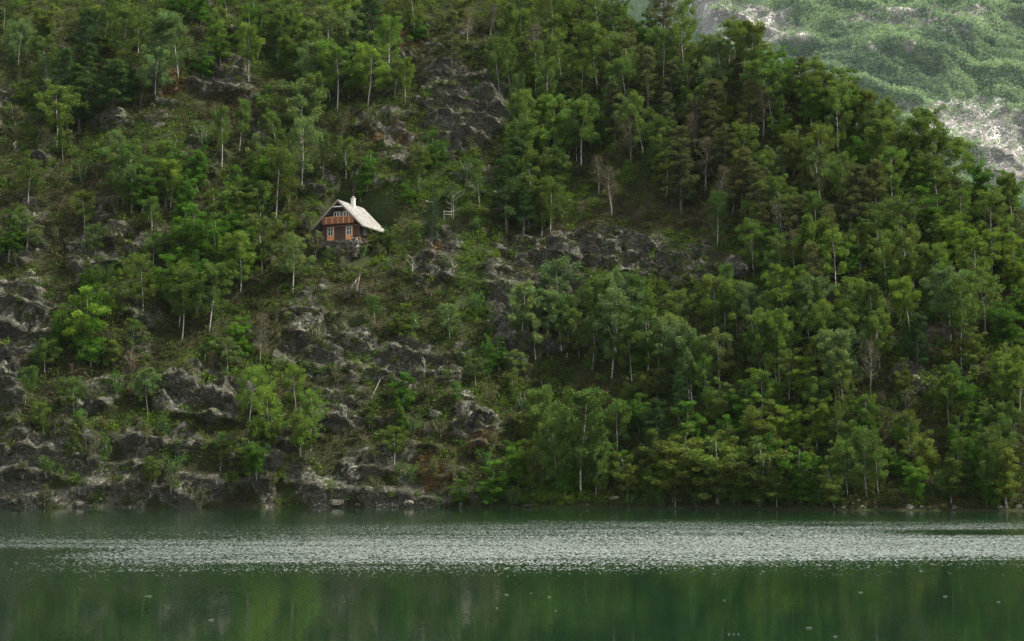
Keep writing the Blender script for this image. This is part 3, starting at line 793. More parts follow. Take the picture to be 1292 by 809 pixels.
# ------------------------------------------------------------------ boulders
def boulder_mesh(seed, sub=4):
    import bmesh
    bm = bmesh.new(); bmesh.ops.create_icosphere(bm, subdivisions=sub, radius=1)
    rg = np.random.default_rng(seed)
    P = np.array([v.co[:] for v in bm.verts])
    # chop with planes for facets
    for k_ in range(13):
        nrm = rg.normal(size=3); nrm /= np.linalg.norm(nrm); dcut = rg.uniform(.52, .85)
        s = P@nrm; m = s > dcut; P[m] -= np.outer(s[m]-dcut, nrm)*.9
    P = P*(1+.09*fbm(P[:, 0]+seed, P[:, 1], P[:, 2], .5, 4, seed)[:, None])
    for v, p in zip(bm.verts, P): v.co = p
    me = bpy.data.meshes.new('boulder'); bm.to_mesh(me); bm.free(); me.materials.append(M_ROCK)
    return me
BM = [boulder_mesh(s) for s in range(5)]
BLD = [ # px, py, half width px, half height px, brightness, label
 (775,629,8,5,2.3,'pale cream boulder with dark patches on the shore near the white birch'),
 (762,634,2.5,2,2.0,'tiny pale stone just left of the cream shore boulder'),
 (742,637,3,2.4,1.0,'small grey stone in the grass below the white shore birch'),
 (665,638,7,1.8,.9,'flat dark shore slab left of the lush grass bank'),
 (1065,641,5,2.5,1.9,'pale stone at the left end of the stony beach'),
 (1088,640,6,4,1.6,'pale angular boulder on the stony beach, below a thin birch stem'),
 (1104,643,3,2,1.2,'small grey stone right of the pale angular beach boulder'),
 (1127,629,5,4,.9,'rounded grey boulder set back from the stony beach'),
 (1149,640,6,5,.9,'dull grey boulder near the middle of the stony beach'),
 (1164,643,4,3,1.5,'light stone in the pale cluster mid beach, left one'),
 (1172,643,4,2.6,1.2,'grey stone in the pale cluster mid beach, middle one'),
 (1181,643,5,3,1.7,'lightest stone in the pale cluster mid beach, right one'),
 (1205,643,5,3,.6,'dark low stone right of the pale beach cluster'),
 (1222,643,5,3,.8,'dark flecked stone between beach cluster and big shore rock'),
 (1262,630,16,10,.75,'big dark shore rock at the right end of the beach'),
 (1262,641,8,4,1.3,'smooth pale boulder in front of the big dark shore rock'),
 (1284,641,6,3.5,.8,'low grey boulder by the right edge of the shore'),
 (404,637,5,3,2.2,'bright white stone at the water left of the grey bluff'),
 (424,633,11,6,.2,'rounded grey bluff boulder at the water centre left'),
 (452,637,4,2.6,1.3,'small pale stone right of the grey bluff boulder'),
 (478,638,5,2.6,1.9,'white flat stone at the water left of the split shore rock'),
 (497,637,8,4,1.9,'white streaked shore rock at the waterline centre'),
 (516,633,7,5,1.2,'split pale grey shore rock under the orange bank'),
 (533,636,6,4,1.2,'grey stone right of the split pale shore rock'),
 (578,502,19,13,.8,'large blocky grey boulder with mossy top above the orange bank'),
 (594,525,8,10,1.3,'white patched upright rock below the blocky boulder'),
 (549,522,12,6,.9,'low slanting grey slab left of the white patched rock'),
 (340,628,5,9,1.1,'tall pale streaked rock at the left centre waterline'),
 (100,635,7,4,.2,'pale streaked rock at the foot of the left cliff'),
 (20,634,9,4,.2,'low pale rock at the waterline in the far left'),
 (140,150,24,6,.3,'pale flat topped ledge rock in the upper left woods'),
 (152,163,10,4,1.0,'small grey rock under the pale flat topped ledge'),
 (148,297,9,5,1.0,'white blotched rock left of the green hollow'),
 (20,190,4,14,1.5,'narrow white streaked rock by the left edge up high'),
 (493,198,8,4,2.0,'white patched rock at the foot of the rusty chute'),
 (532,331,5,4,1.8,'pale leaning stone on the mossy outcrop right of the cabin'),
 (1145,478,15,7,.9,'flat layered rock slab with rusty top below the brown clearing'),
 (1150,489,5,3,1.9,'white stone in front of the flat layered slab'),
 (1164,483,3,3,2.0,'small white stone right of the flat layered slab'),
 (698,494,4,4,2.1,'small white stone on the rusty bank above the shore wood'),
 (38,345,6,8,.9,'white blotched rock at the top of the black left cliff'),
 (445,596,14,10,1.0,'smooth blue-grey rock above the grey shore bluff'),
 (790,339,11,4,.3,'pale slab on the long rock band'),
 (690,337,12,4,.4,'pale slab at the left of the long rock band'),
]
for k_, (px, py, hw, hh_, br, lab) in enumerate(BLD):
    h = hitpx(px, min(py, 640))
    if h is None: continue
    mpp = h.y/FPX
    o = link('boulder', BM[k_ % 5]); o.location = h+Vector((0, .25*hw*mpp, -.1*hh_*mpp)); o.scale = (hw*mpp*1.15, hw*mpp*.95, hh_*mpp*1.2)
    o.rotation_euler = (random.uniform(-.2, .2), random.uniform(-.2, .2), random.uniform(-.4, .4)+ (3.1 if k_ % 2 else 0))
    br = .28+br*.42; o.color = (br, br*.99, br*.95, 1); tag(o, lab, 'boulder', 'rocks on the slope and the shore')

# ------------------------------------------------------------------ fallen and dead wood
def log_between(a, b, r, name, lab, forks=2, off=.25):
    A, B = hitpx(*a), hitpx(*b)
    tb = Tubes(); A = np.array(A)+np.array([0, -off, .15]); B = np.array(B)+np.array([0, -off, .15])
    L = B-A; n = np.linalg.norm(L); mid = A+L*.5+np.array([0, 0, .03*n])
    loc = (A+B)/2
    tb.tube([A-loc, mid-loc, B-loc], [r, r*.8, r*.35], 6)
    for k2 in range(forks):
        s = A+L*random.uniform(.5, .85); e = s+L*.22+np.array([random.uniform(-.5, .5), -.1, random.uniform(.2, .7)]); tb.tube([s-loc, e-loc], [r*.35, r*.12], 4)
    o = link(name, tb.mesh(name, M_DEAD), None, loc); tag(o, lab, 'dead wood', 'dead wood on the slope')
log_between((436, 377), (455, 349), .085, 'dead_log', 'bleached fallen trunk leaning on the slope below the cabin')
log_between((449, 375), (454.5, 351), .05, 'dead_log', 'thin grey fallen trunk beside the bleached one below the cabin')
log_between((468, 505), (492, 460), .045, 'dead_log', 'long thin fallen trunk left above the blocky boulder', 1)
log_between((537, 255), (550, 261), .12, 'dead_branch', 'short white broken branch on the bright grass right of the cabin', 0)
log_between((655, 523), (690, 508), .09, 'dead_log', 'grey fallen trunk on the rusty bank', 1)
log_between((523, 404), (528, 414), .1, 'dead_branch', 'small pale stick on the heath above the boulders', 0)
def snag(px, py, hpx, lab, seed):
    h = hitpx(px, py); rg = np.random.default_rng(seed); H = hpx*h.y/FPX; tb = Tubes()
    p = trunk_path(rg, H, .03, .08, 6); tb.tube([p[0]-np.array([0, 0, .5])]+p, [.1]+[.085*(1-.8*i/5) for i in range(6)], 6)
    for i in range(9):
        o = along(p, .3+.7*i/9); a = rg.uniform(0, 6.28); Ln = H*rg.uniform(.2, .5); e = o+np.array([math.cos(a)*Ln, math.sin(a)*Ln*.5, Ln*rg.uniform(.2, .9)])
        tb.tube([o, (o+e)/2+np.array([0, 0, .08]), e], [.04, .03, .012], 4)
        e2 = e+np.array([rg.normal()*.4, 0, .4]); tb.tube([(o+e)/2, e2], [.02, .008], 3)
    o = link('dead_tree', tb.mesh('dead_tree', M_DEAD), None, h); tag(o, lab, 'dead tree', 'dead trees on the slope')
snag(572, 277, 34, 'spreading bare white dead tree beside the wooden rail, right of the cabin', 1)
snag(520, 350, 26, 'small bare grey dead tree on the mossy outcrop below right of cabin', 2)
snag(535, 475, 20, 'short bare white snag above the blocky boulder', 3)
snag(782, 170, 50, 'tall whitish bare dead tree high in the grey wood', 4)

# wooden rail / small gate at the path
M_WOODG = paint('weathered_wood', (.34, .32, .27), .8, None, 0, .3)
h = hitpx(565, 276)
rt = bpy.data.objects.new('wooden_railing', None); COL.objects.link(rt); rt.location = h; rt.rotation_euler = (0, 0, R(8))
tag(rt, 'small weathered wooden railing on the path right of the cabin', 'railing')
for k_, x_ in enumerate((-.55, .55)):
    m_ = MB(); m_.box(x_-.04, x_+.04, -.04, .04, -.5, 1.25); m_.obj('post', M_WOODG, rt)
for z_ in (.65, 1.1):
    m_ = MB(); m_.box(-.7, .7, -.085, -.045, z_-.06, z_+.06); m_.obj('rail', M_WOODG, rt)

# ------------------------------------------------------------------ the cabin
M_LOG = paint('dark_brown_boards', (.075, .04, .022), .75, .16, 2, .35)
M_LOGV = paint('dark_red_boards', (.06, .018, .012), .75, .15, 0, .35)
M_BALC = paint('red_brown_boards', (.2, .066, .024), .6, .13, 0, .3)
M_ORNG = paint('orange_varnished_wood', (.66, .3, .1), .5, .14, 0, .2)
M_WHITE = paint('white_paint', (.74, .72, .66), .5, None, 0, .06)
M_ROOF = paint('pale_slate_roof', (.2, .194, .175), .85, .42, 1, .3, 2.5)
M_TRIM = paint('weathered_bargeboard', (.24, .18, .14), .7)
M_STONE = rock_material('foundation_stone', (1.7, 1.66, 1.6), .66)
M_CHIM = paint('whitewashed_chimney', (.66, .63, .55), .85, None, 0, .15)
m, nt, nd, lk = newmat('window_glass')
b = N(nd, 'ShaderNodeBsdfPrincipled', Roughness=.06); b.inputs['Base Color'].default_value = (.03, .035, .045, 1)
lk.new(b.outputs[0], N(nd, 'ShaderNodeOutputMaterial').inputs[0]); M_GLASS = m

cabin = bpy.data.objects.new('cabin', None); COL.objects.link(cabin); cabin.location = CAB; cabin.rotation_euler = (0, 0, YAW)
tag(cabin, 'small dark timber cabin with pale roof and orange doors on the slope', 'cabin')
W, DP = 2.95, 6.6        # half width, depth
EH, RH = 3.15, 6.05      # wall height at the side, ridge
sl = (RH-EH)/ (W+.0)
m_ = MB(); m_.prism([(-W, 0), (W, 0), (W, EH), (0, RH-.1), (-W, EH)], 0, DP); walls = m_.obj('wall', M_LOG, cabin)
# log corner ends
for sx in (-1, 1):
    m_ = MB(); m_.box(sx*W-.16, sx*W+.16, -.16, .16, 0, EH-.1); m_.obj('corner_post', M_LOG, cabin)
# upper gable cladding
m_ = MB(); zc = 3.2; xg = W-.03-(zc-EH)/sl
m_.prism([(-xg, zc), (xg, zc), (0, RH-.16)], -.05, -.003); m_.obj('gable_cladding', M_LOGV, cabin)
# roof
OV = 1.15; T = .16
roofm = MB()
def slope_pt(x, dz=0): return RH+.12-abs(x)*sl+dz
XE = W+OV
for s in (-1, 1):
    poly = [(0.0, slope_pt(0)), (s*XE, slope_pt(XE)), (s*XE, slope_pt(XE)-T), (0.0, slope_pt(0)-T)]
    roofm.prism(poly, -1.25, DP+.5)
roof = roofm.obj('roof', M_ROOF, cabin)
for s in (-1, 1):
    m_ = MB(); poly = [(0, slope_pt(0)+.03), (s*(XE+.03), slope_pt(XE+.03)+.03), (s*(XE+.03), slope_pt(XE)-.26), (0, slope_pt(0)-.3)]
    m_.prism(poly, -1.31, -1.253); m_.obj('bargeboard', M_TRIM, roof)
m_ = MB(); m_.box(.2, .7, 2.6, 3.1, RH-.9, RH+.85); chim = m_.obj('chimney', M_CHIM, roof)
m_ = MB(); m_.box(.13, .77, 2.53, 3.17, RH+.855, RH+.93); m_.box(.4, .5, 2.8, 2.9, RH+.935, RH+1.12); m_.box(.3, .6, 2.7, 3.0, RH+1.125, RH+1.19); m_.obj('chimney_cap', M_CHIM, chim)
# tie beam in the gable peak
m_ = MB(); m_.box(-1.05, 1.05, -1.2, -1.1, 5.05, 5.2); m_.obj('gable_beam', M_WHITE, cabin)
# balcony
bal = MB(); bal.box(-2.65, 2.65, -1.1, -.055, 2.55, 2.68); balc = bal.obj('balcony', M_BALC, cabin)
m_ = MB()
m_.box(-2.65, 2.65, -1.14, -1.105, 2.6, 3.55); m_.box(-2.69, -2.655, -1.1, -.06, 2.6, 3.55); m_.box(2.655, 2.69, -1.1, -.06, 2.6, 3.55)
m_.obj('railing_boards', M_BALC, balc)
m_ = MB(); m_.box(-2.75, 2.75, -1.18, -1.07, 3.555, 3.63); m_.obj('handrail', M_ORNG, balc)
for x_ in (-1.9, -.95, .0, .95, 1.9):
    m_ = MB(); m_.box(x_-.05, x_+.05, -1.185, -1.145, 2.58, 3.5); m_.obj('post', M_ORNG, balc)
# beam over the doors
m_ = MB(); m_.box(-W, W, -.09, -.005, 2.32, 2.5); m_.obj('front_beam', M_TRIM, cabin)
# doors
def door(x):
    m_ = MB(); m_.box(x-.52, x+.52, -.07, -.005, .02, 2.22); dr = m_.obj('door', M_ORNG, cabin)
    m_ = MB(); z0, z1 = 1.02, 2.16
    for xa in (x-.46, x-.02, x+.38): m_.box(xa, xa+.075, -.12, -.072, z0, z1)
    for za in (z0-.075, z1, (z0+z1)/2-.02): m_.box(x-.46, x+.455, -.115, -.073, za, za+.07 if za != (z0+z1)/2-.02 else za+.04)
    fr_ = m_.obj('window_frame', M_WHITE, dr)
    m_ = MB(); m_.box(x-.38, x+.38, -.085, -.071, z0+.002, z1-.002); m_.obj('pane', M_GLASS, dr)
    m_ = MB(); m_.box(x-.58, x-.525, -.1, -.004, .0, 2.3); m_.box(x+.525, x+.58, -.1, -.004, .0, 2.3); m_.obj('door_frame', M_ORNG, dr)
    m_ = MB(); m_.box(x+.42, x+.47, -.13, -.075, .85, .95); m_.obj('handle', M_TRIM, dr)
door(-1.75); door(1.35)
def window(x, y, z0, z1, w, parent, side=False):
    m_ = MB()
    if not side:
        m_.box(x-w, x-w+.1, y-.08, y, z0, z1); m_.box(x+w-.1, x+w, y-.08, y, z0, z1); m_.box(x-.05, x+.05, y-.075, y, z0, z1)
        m_.box(x-w+.1, x+w-.1, y-.07, y, z0, z0+.09); m_.box(x-w+.1, x+w-.1, y-.07, y, z1-.09, z1)
        p_ = m_.obj('window', M_WHITE, parent); m_ = MB(); m_.box(x-w+.1, x+w-.1, y-.03, y-.002, z0+.09, z1-.09); m_.obj('pane', M_GLASS, p_)
    else:
        m_.box(x, x+.08, y-w, y-w+.1, z0, z1); m_.box(x, x+.08, y+w-.1, y+w, z0, z1); m_.box(x, x+.075, y-.04, y+.04, z0, z1)
        m_.box(x, x+.07, y-w+.1, y+w-.1, z0, z0+.09); m_.box(x, x+.07, y-w+.1, y+w-.1, z1-.09, z1)
        p_ = m_.obj('window', M_WHITE, parent); m_ = MB(); m_.box(x+.002, x+.03, y-w+.1, y+w-.1, z0+.09, z1-.09); m_.obj('pane', M_GLASS, p_)
window(-.75, -.055, 3.45, 4.55, .48, cabin); window(.85, -.055, 3.45, 4.55, .48, cabin)
window(W+.005, 2.0, 1.1, 2.2, .5, cabin, True)
# balcony door between the windows
m_ = MB(); m_.box(-.2, .3, -.11, -.055, 2.75, 4.5); m_.obj('balcony_door', M_TRIM, cabin)
# stone foundation and terrace
m_ = MB(); m_.box(-3.25, 3.25, -1.7, DP+.1, -2.6, -.002)
fo = m_.obj('foundation', M_STONE, cabin)
# rough stones breaking the face of the foundation
tbv = []
import bmesh
bm = bmesh.new()
for i in range(150):
    x_ = random.uniform(-3.4, 3.4); z_ = random.uniform(-2.2, -.12); r_ = random.uniform(.16, .36)
    mat_ = bmesh.ops.create_icosphere(bm, subdivisions=2, radius=1)
    onx = random.random() < .75
    for v in mat_['verts']:
        q = v.co; q *= 1+.25*math.sin(q.x*5+i)*math.cos(q.z*4+i*2)
        q.x *= r_*1.3; q.z *= r_*.75; q.y *= r_*.6
        if onx: q += Vector((x_, -1.72, z_))
        else:
            q.x, q.y = q.y, q.x; q += Vector((3.27, random.Random(i).uniform(-1.6, 5), z_))
bm.from_mesh(fo.data); bm.to_mesh(fo.data); bm.free()
# steps / bench stones in front
m_ = MB(); m_.box(-3.0, -2.3, -1.6, -1.2, 0, .3); m_.obj('stone_step', M_STONE, cabin)
m_ = MB(); m_.box(1.95, 2.9, -.5, -.1, .35, .45); m_.box(2.0, 2.1, -.45, -.15, 0, .348); m_.box(2.75, 2.85, -.45, -.15, 0, .348)
be = m_.obj('bench', M_WOODG); be.location = CAB; be.rotation_euler = (0, 0, YAW); tag(be, 'low wooden bench against the cabin front beside the right door', 'bench')

# ------------------------------------------------------------------ far mountain
xs2 = np.concatenate([np.linspace(-900, 60, 60)[:-1], np.arange(60, 720, 2.6), np.linspace(720, 2000, 70)])
qs2 = np.concatenate([np.linspace(-40, 100, 20)[:-1], np.arange(100, 760, 2.6), np.linspace(760, 1500, 60)])
X2, Q2 = np.meshgrid(xs2, qs2)
off = 900*(1-smooth(120, 215, X2))
Y2 = 1100+Q2+off*.9
Z2 = .86*Q2
n_ = 46*fbm(X2, Y2, Z2, 240, 3, 201) + 30*fbm(X2, Y2, Z2, 90, 4, 205, ridged=True)+6*fbm(X2, Y2, Z2, 22, 3, 208, ridged=True)
st = (Z2+.32*X2+40*fbm(X2, Y2, Z2, 150, 2, 211))/62.0; fr = st-np.floor(st)
lipf = np.power(fr, 2.5)*(1-smooth(.9, 1, fr))
Y2d = Y2-.65*n_-26*lipf; Z2d = Z2+.6*n_*smooth(-10, 60, Q2)
Z2d = np.where(Q2 < 5, np.minimum(Z2d, -1+Q2*.1), Z2d)
fpx, fpy = project(X2, Y2d, Z2d)
FROCK = [(945,35,60,32,1.),(900,25,40,30,.9),(1230,150,80,34,1.1),(1270,190,50,50,1.1),(1160,135,60,12,.7),(1130,20,60,16,.7),(1200,12,60,14,.6),(1250,30,60,14,.5),(1060,66,26,14,.6),(1144,60,8,12,.9),(1100,62,10,8,.8),
 (1010,45,30,16,.7),(1090,30,40,10,.6),(1240,48,30,8,.5),(850,20,30,30,.5)]
frock = field(FROCK, fpx, fpy)
nf = fbm(X2, Y2, Z2, 45, 4, 221)
frock = np.clip(frock+.35*nf*(frock > .03)+.35*smooth(.2, .5, nf), 0, 1.2)
r2, c2 = X2.shape; idx = np.arange(r2*c2).reshape(r2, c2)
F2 = np.stack([idx[:-1, :-1], idx[:-1, 1:], idx[1:, 1:], idx[1:, :-1]], -1).reshape(-1, 4)
V2 = np.stack([X2, Y2d, Z2d], -1).reshape(-1, 3)
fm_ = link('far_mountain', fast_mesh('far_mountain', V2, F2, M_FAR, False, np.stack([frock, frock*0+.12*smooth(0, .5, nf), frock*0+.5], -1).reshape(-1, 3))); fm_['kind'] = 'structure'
rg = np.random.default_rng(71)
n = 75000
r = rg.integers(20, r2-62, n); c = rg.integers(58, c2-60, n)
P2 = np.stack([X2, Y2d, Z2d], -1); u = rg.random((n, 1)); p = P2[r, c]*(1-u)+P2[r, c+1]*u+(P2[r+1, c]-P2[r, c])*rg.random((n, 1))
keep = (rg.random(n) < np.clip(1.0-.85*frock[r, c], .05, 1)) ; p = p[keep]; m = len(p)
qx, qy = project(p[:, 0], p[:, 1], p[:, 2]); kk = (qx > 740) & (qx < 1360) & (qy < 330) & (qy > -40); p = p[kk]; m = len(p)
per = 20
sz = rg.uniform(.6, 1.4, m)
C = np.repeat(p, per, 0); o_ = rg.normal(size=(len(C), 3)); o_ /= np.linalg.norm(o_, axis=1)[:, None]; o_ *= np.array([2.9, 2.9, 3.8])*np.repeat(sz, per)[:, None]; o_[:, 2] = o_[:, 2]*.8+2.6
v, f = leaf_quads(C+o_, rg.uniform(1.2, 2.4, len(C)), rg.uniform(.8, 1.6, len(C)), rg=rg)
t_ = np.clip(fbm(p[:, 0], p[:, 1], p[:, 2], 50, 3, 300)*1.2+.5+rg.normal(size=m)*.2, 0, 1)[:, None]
K = np.array([.09, .15, .105])*(1-t_)+np.array([.24, .34, .22])*t_  # leaf colours paled and blued, haze and sunlight painted into them
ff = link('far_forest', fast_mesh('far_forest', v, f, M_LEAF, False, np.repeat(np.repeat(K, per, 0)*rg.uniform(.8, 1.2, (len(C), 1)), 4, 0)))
ff['kind'] = 'stuff'; tag(ff, 'green forest, haze painted into its colour, covering the distant mountainside', 'far forest')
print('far forest', m)

# ------------------------------------------------------------------ water
m, nt, nd, lk = newmat('fjord_water')
tc = N(nd, 'ShaderNodeTexCoord'); vec = tc.outputs['Object']
sx = N(nd, 'ShaderNodeSeparateXYZ'); lk.new(vec, sx.inputs[0])
def mapr(v_, a, b_, c_=0., d_=1.):
    q = N(nd, 'ShaderNodeMapRange', interpolation_type='SMOOTHSTEP'); lk.new(v_, q.inputs[0]); q.inputs[1].default_value = a; q.inputs[2].default_value = b_; q.inputs[3].default_value = c_; q.inputs[4].default_value = d_
    return q.outputs[0]
mpl = N(nd, 'ShaderNodeMapping'); mpl.inputs['Scale'].default_value = (.035, .09, 1); lk.new(vec, mpl.inputs[0])
low = N(nd, 'ShaderNodeTexNoise', Scale=1.0, Detail=3.0); lk.new(mpl.outputs[0], low.inputs['Vector'])
lowc = mth(nd, lk, 'SUBTRACT', low.outputs[0], .5)
yw = mth(nd, lk, 'MULTIPLY_ADD', lowc, 16.0); lk.new(sx.outputs[1], yw.node.inputs[2])
# near edge of the wind lane moves away towards the right
near = mth(nd, lk, 'MULTIPLY_ADD', sx.outputs[0], -.28); lk.new(yw, near.node.inputs[2])
e1 = mapr(near, 50, 84); e2 = mapr(yw, 115, 185, 1, 0)
band = mth(nd, lk, 'MULTIPLY', e1, e2)
core = mth(nd, lk, 'MULTIPLY', mapr(yw, 72, 84), mapr(yw, 88, 112, 1, 0))
# calm lane on the right, calm pocket on the left
cr = mth(nd, lk, 'MULTIPLY', mth(nd, lk, 'MULTIPLY', mapr(yw, 104, 112), mapr(yw, 114, 122, 1, 0)), mapr(sx.outputs[0], 22, 32))
cl_ = mth(nd, lk, 'MULTIPLY', mapr(yw, 84, 90, 1, 0), mapr(sx.outputs[0], -27, -18, 1, 0))
calm = mth(nd, lk, 'SUBTRACT', 1.0, mth(nd, lk, 'MAXIMUM', mth(nd, lk, 'MULTIPLY', cr, .62), mth(nd, lk, 'MULTIPLY', cl_, .75)))
band = mth(nd, lk, 'MULTIPLY', band, calm)
amp = mth(nd, lk, 'MULTIPLY_ADD', core, .25); amp.node.inputs[2].default_value = .75
amp = mth(nd, lk, 'MULTIPLY', amp, band)
mw = N(nd, 'ShaderNodeMapping'); mw.inputs['Scale'].default_value = (7.5, 2.6, 1); lk.new(vec, mw.inputs[0])
w1 = N(nd, 'ShaderNodeTexNoise', Scale=1.0, Detail=2.5, Roughness=.6); lk.new(mw.outputs[0], w1.inputs['Vector'])
ws = N(nd, 'ShaderNodeVectorMath', operation='SUBTRACT'); lk.new(w1.outputs['Color'], ws.inputs[0]); ws.inputs[1].default_value = (.5, .5, .5)
sw = N(nd, 'ShaderNodeSeparateXYZ'); lk.new(ws.outputs[0], sw.inputs[0])
ax = mth(nd, lk, 'MULTIPLY_ADD', amp, .9); ax.node.inputs[2].default_value = .012
ay = mth(nd, lk, 'MULTIPLY_ADD', amp, 1.9); ay.node.inputs[2].default_value = .05
nx = mth(nd, lk, 'MULTIPLY', sw.outputs[0], ax)
xr = mth(nd, lk, 'MULTIPLY', mapr(sx.outputs[0], -32, 14, .0, 1.), mapr(sx.outputs[0], 22, 48, 1., .45))
dens = mth(nd, lk, 'MULTIPLY_ADD', xr, .42); dens.node.inputs[2].default_value = .33
dens = mth(nd, lk, 'ADD', dens, mth(nd, lk, 'MULTIPLY', core, .22))
mst = N(nd, 'ShaderNodeMapping'); mst.inputs['Scale'].default_value = (.06, .33, 1); lk.new(vec, mst.inputs[0])
stn = N(nd, 'ShaderNodeTexNoise', Scale=1.0, Detail=4.0, Roughness=.6); lk.new(mst.outputs[0], stn.inputs['Vector'])
dens = mth(nd, lk, 'MULTIPLY', dens, mapr(stn.outputs[0], .3, .62, .62, 1.12))
dens = mth(nd, lk, 'MULTIPLY', dens, band)
thr = mth(nd, lk, 'MULTIPLY_ADD', sw.outputs[2], 2.0); thr.node.inputs[2].default_value = .56
act = mapr(mth(nd, lk, 'SUBTRACT', dens, thr), -.1, .08)
toff = mth(nd, lk, 'MULTIPLY_ADD', core, .05); toff.node.inputs[2].default_value = .19
toff = mth(nd, lk, 'MULTIPLY', toff, act)
nyv = mth(nd, lk, 'MULTIPLY', mth(nd, lk, 'MAXIMUM', mth(nd, lk, 'ADD', mth(nd, lk, 'MULTIPLY', sw.outputs[1], ay), toff), 0.0), -1.0)
cn = N(nd, 'ShaderNodeCombineXYZ'); lk.new(nx, cn.inputs[0]); lk.new(nyv, cn.inputs[1]); cn.inputs[2].default_value = 1
nn = N(nd, 'ShaderNodeVectorMath', operation='NORMALIZE'); lk.new(cn.outputs[0], nn.inputs[0])
b = N(nd, 'ShaderNodeBsdfPrincipled', Roughness=.05, IOR=1.33)
b.inputs['Base Color'].default_value = (.006, .019, .008, 1)
lk.new(nn.outputs[0], b.inputs['Normal'])
lk.new(b.outputs[0], N(nd, 'ShaderNodeOutputMaterial').inputs[0]); M_WATER = m
wv = [(-1400, -190, 0), (2100, -190, 0), (2100, 1250, 0), (-1400, 1250, 0)]
wo = link('water', fast_mesh('water', np.array(wv), np.array([[0, 1, 2, 3]]), M_WATER)); wo['kind'] = 'structure'

# floating twigs and leaves on the calm water
M_FLT = paint('pale_driftwood', (.28, .28, .23), .6, None, 0, .15)
FL = [(1021,793,9,'longest pale drifting twig near the lower right foreground'),(1054,804,6,'pale drifting twig at the bottom edge right of centre'),(914,758,4,'tiny pale drifting fleck below the glitter, right of centre'),
 (1086,748,7,'thin pale drifting twig under the bright glitter on the right'),(1162,721,5,'pale drifting twig at the edge of the ripples on the right'),(1193,753,7,'faint long drifting twig, right of the glitter'),
 (1260,760,6,'pale drifting twig nearest the right edge'),(920,801,3,'tiny drifting fleck at the bottom, left one of a row'),(926,801,3,'tiny drifting fleck at the bottom, middle one of a row'),(932,801,3,'tiny drifting fleck at the bottom, right one of a row'),
 (639,751,6,'pale drifting twig in the middle of the calm water'),(693,754,5,'faint drifting twig right of the centre one'),(187,753,12,'long faint drifting twig in the left calm water'),(266,783,8,'faint drifting twig low in the left calm water'),
 (701,771,3,'tiny pale fleck below the centre drifting twigs'),(627,768,3,'tiny pale fleck low in the centre of the calm water')]
for px, py, wpx, lab in FL:
    rr = ray(px, py); t_ = -CAMZ/rr.z; q = O+rr*t_
    L = .85*wpx*q.y/FPX; tb = Tubes(); w_ = .007
    tb.tube([(-L/2, 0, 0), (-L/5, .02, .01), (L/5, -.02, .012), (L/2, .03, .004)], [w_*.5, w_, w_*.9, w_*.4], 6)
    tb.tube([(L*.1, -.01, .01), (L*.28, .12, .02)], [w_*.5, w_*.2], 5)
    o = link('floating_twig', tb.mesh('floating_twig', M_FLT), None, q+Vector((0, 0, .008))); tag(o, lab, 'twig', 'twigs drifting on the water')

# ------------------------------------------------------------------ haze
m, nt, nd, lk = newmat('haze_air')
pv = N(nd, 'ShaderNodeVolumePrincipled'); pv.inputs['Density'].default_value = .00002; pv.inputs['Color'].default_value = (.74, .9, 1, 1); pv.inputs['Anisotropy'].default_value = 0
o = N(nd, 'ShaderNodeOutputMaterial'); lk.new(pv.outputs[0], o.inputs['Volume'])
mb = MB(); mb.box(-1500, 2200, -200, 3900, -60, 1500); hz = mb.obj('haze', m); hz['kind'] = 'stuff'; tag(hz, 'thin pale air between the near slope and the far mountain', 'haze')

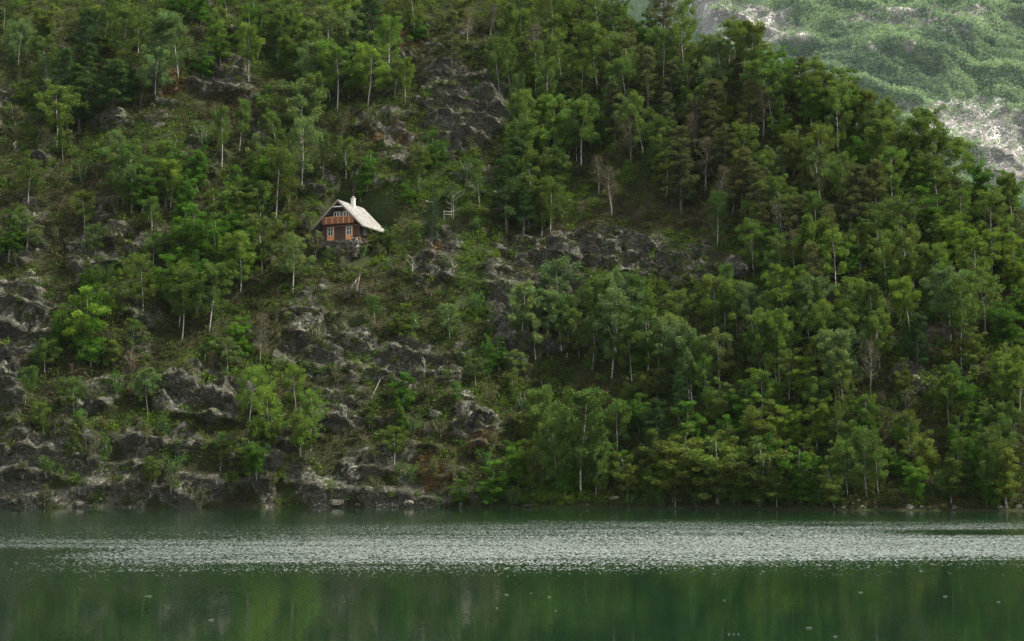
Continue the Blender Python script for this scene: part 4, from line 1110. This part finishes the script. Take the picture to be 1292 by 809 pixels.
# ------------------------------------------------------------------ light
SUN_AZ, SUN_EL = R(98), R(50)     # azimuth clockwise from the view direction (+Y)
wld = bpy.data.worlds.new('World'); scn.world = wld; wld.use_nodes = True
nt = wld.node_tree; nd = nt.nodes; lk = nt.links; nd.clear()
sky = nd.new('ShaderNodeTexSky'); sky.sky_type = 'NISHITA'; sky.sun_disc = False; sky.sun_elevation = SUN_EL; sky.sun_rotation = SUN_AZ; sky.air_density = 1.0; sky.dust_density = 2.5; sky.ozone_density = 1
tcw = nd.new('ShaderNodeTexCoord'); mp = nd.new('ShaderNodeMapping'); mp.inputs['Scale'].default_value = (1, 1, 2.6); lk.new(tcw.outputs['Generated'], mp.inputs[0])
cn_ = nd.new('ShaderNodeTexNoise'); cn_.inputs['Scale'].default_value = 2.2; cn_.inputs['Detail'].default_value = 7; lk.new(mp.outputs[0], cn_.inputs['Vector'])
cr_ = ramp(nd, [(.26, (0, 0, 0)), (.46, (1, 1, 1))]); lk.new(cn_.outputs[0], cr_.inputs[0])
dt = nd.new('ShaderNodeVectorMath'); dt.operation = 'DOT_PRODUCT'; lk.new(tcw.outputs['Generated'], dt.inputs[0]); dt.inputs[1].default_value = Vector((.26, .86, .44)).normalized()
gl = nd.new('ShaderNodeMapRange'); gl.interpolation_type = 'SMOOTHSTEP'; lk.new(dt.outputs['Value'], gl.inputs[0]); gl.inputs[1].default_value = .55; gl.inputs[2].default_value = 1.0
cg = mixc(nd, lk, gl.outputs[0], (5.8, 5.85, 5.9), (23, 22.8, 22))  # unseen cloud glow added behind the ridge, off the sun, for the water glitter
cm_ = mixc(nd, lk, cr_.outputs[0], sky.outputs[0], cg)
bg = nd.new('ShaderNodeBackground'); bg.inputs[1].default_value = .1; lk.new(cm_, bg.inputs[0])
wo_ = nd.new('ShaderNodeOutputWorld'); lk.new(bg.outputs[0], wo_.inputs[0])
sl_ = bpy.data.lights.new('sun', 'SUN'); sl_.energy = 4.2; sl_.angle = R(4); sl_.color = (1, .95, .84)
so = bpy.data.objects.new('sun', sl_); COL.objects.link(so)
dv = Vector((math.sin(SUN_AZ)*math.cos(SUN_EL), math.cos(SUN_AZ)*math.cos(SUN_EL), math.sin(SUN_EL)))
so.rotation_euler = dv.to_track_quat('Z', 'Y').to_euler(); so.location = dv*300

scn.view_settings.view_transform = 'Standard'; scn.view_settings.look = 'None'; scn.view_settings.gamma = 1; scn.view_settings.exposure = 1.15
scn.render.engine = 'CYCLES'
scn.cycles.max_bounces = 5; scn.cycles.diffuse_bounces = 3; scn.cycles.glossy_bounces = 3; scn.cycles.transmission_bounces = 3; scn.cycles.volume_bounces = 0
scn.cycles.use_denoising = True; scn.cycles.denoising_prefilter = 'NONE'
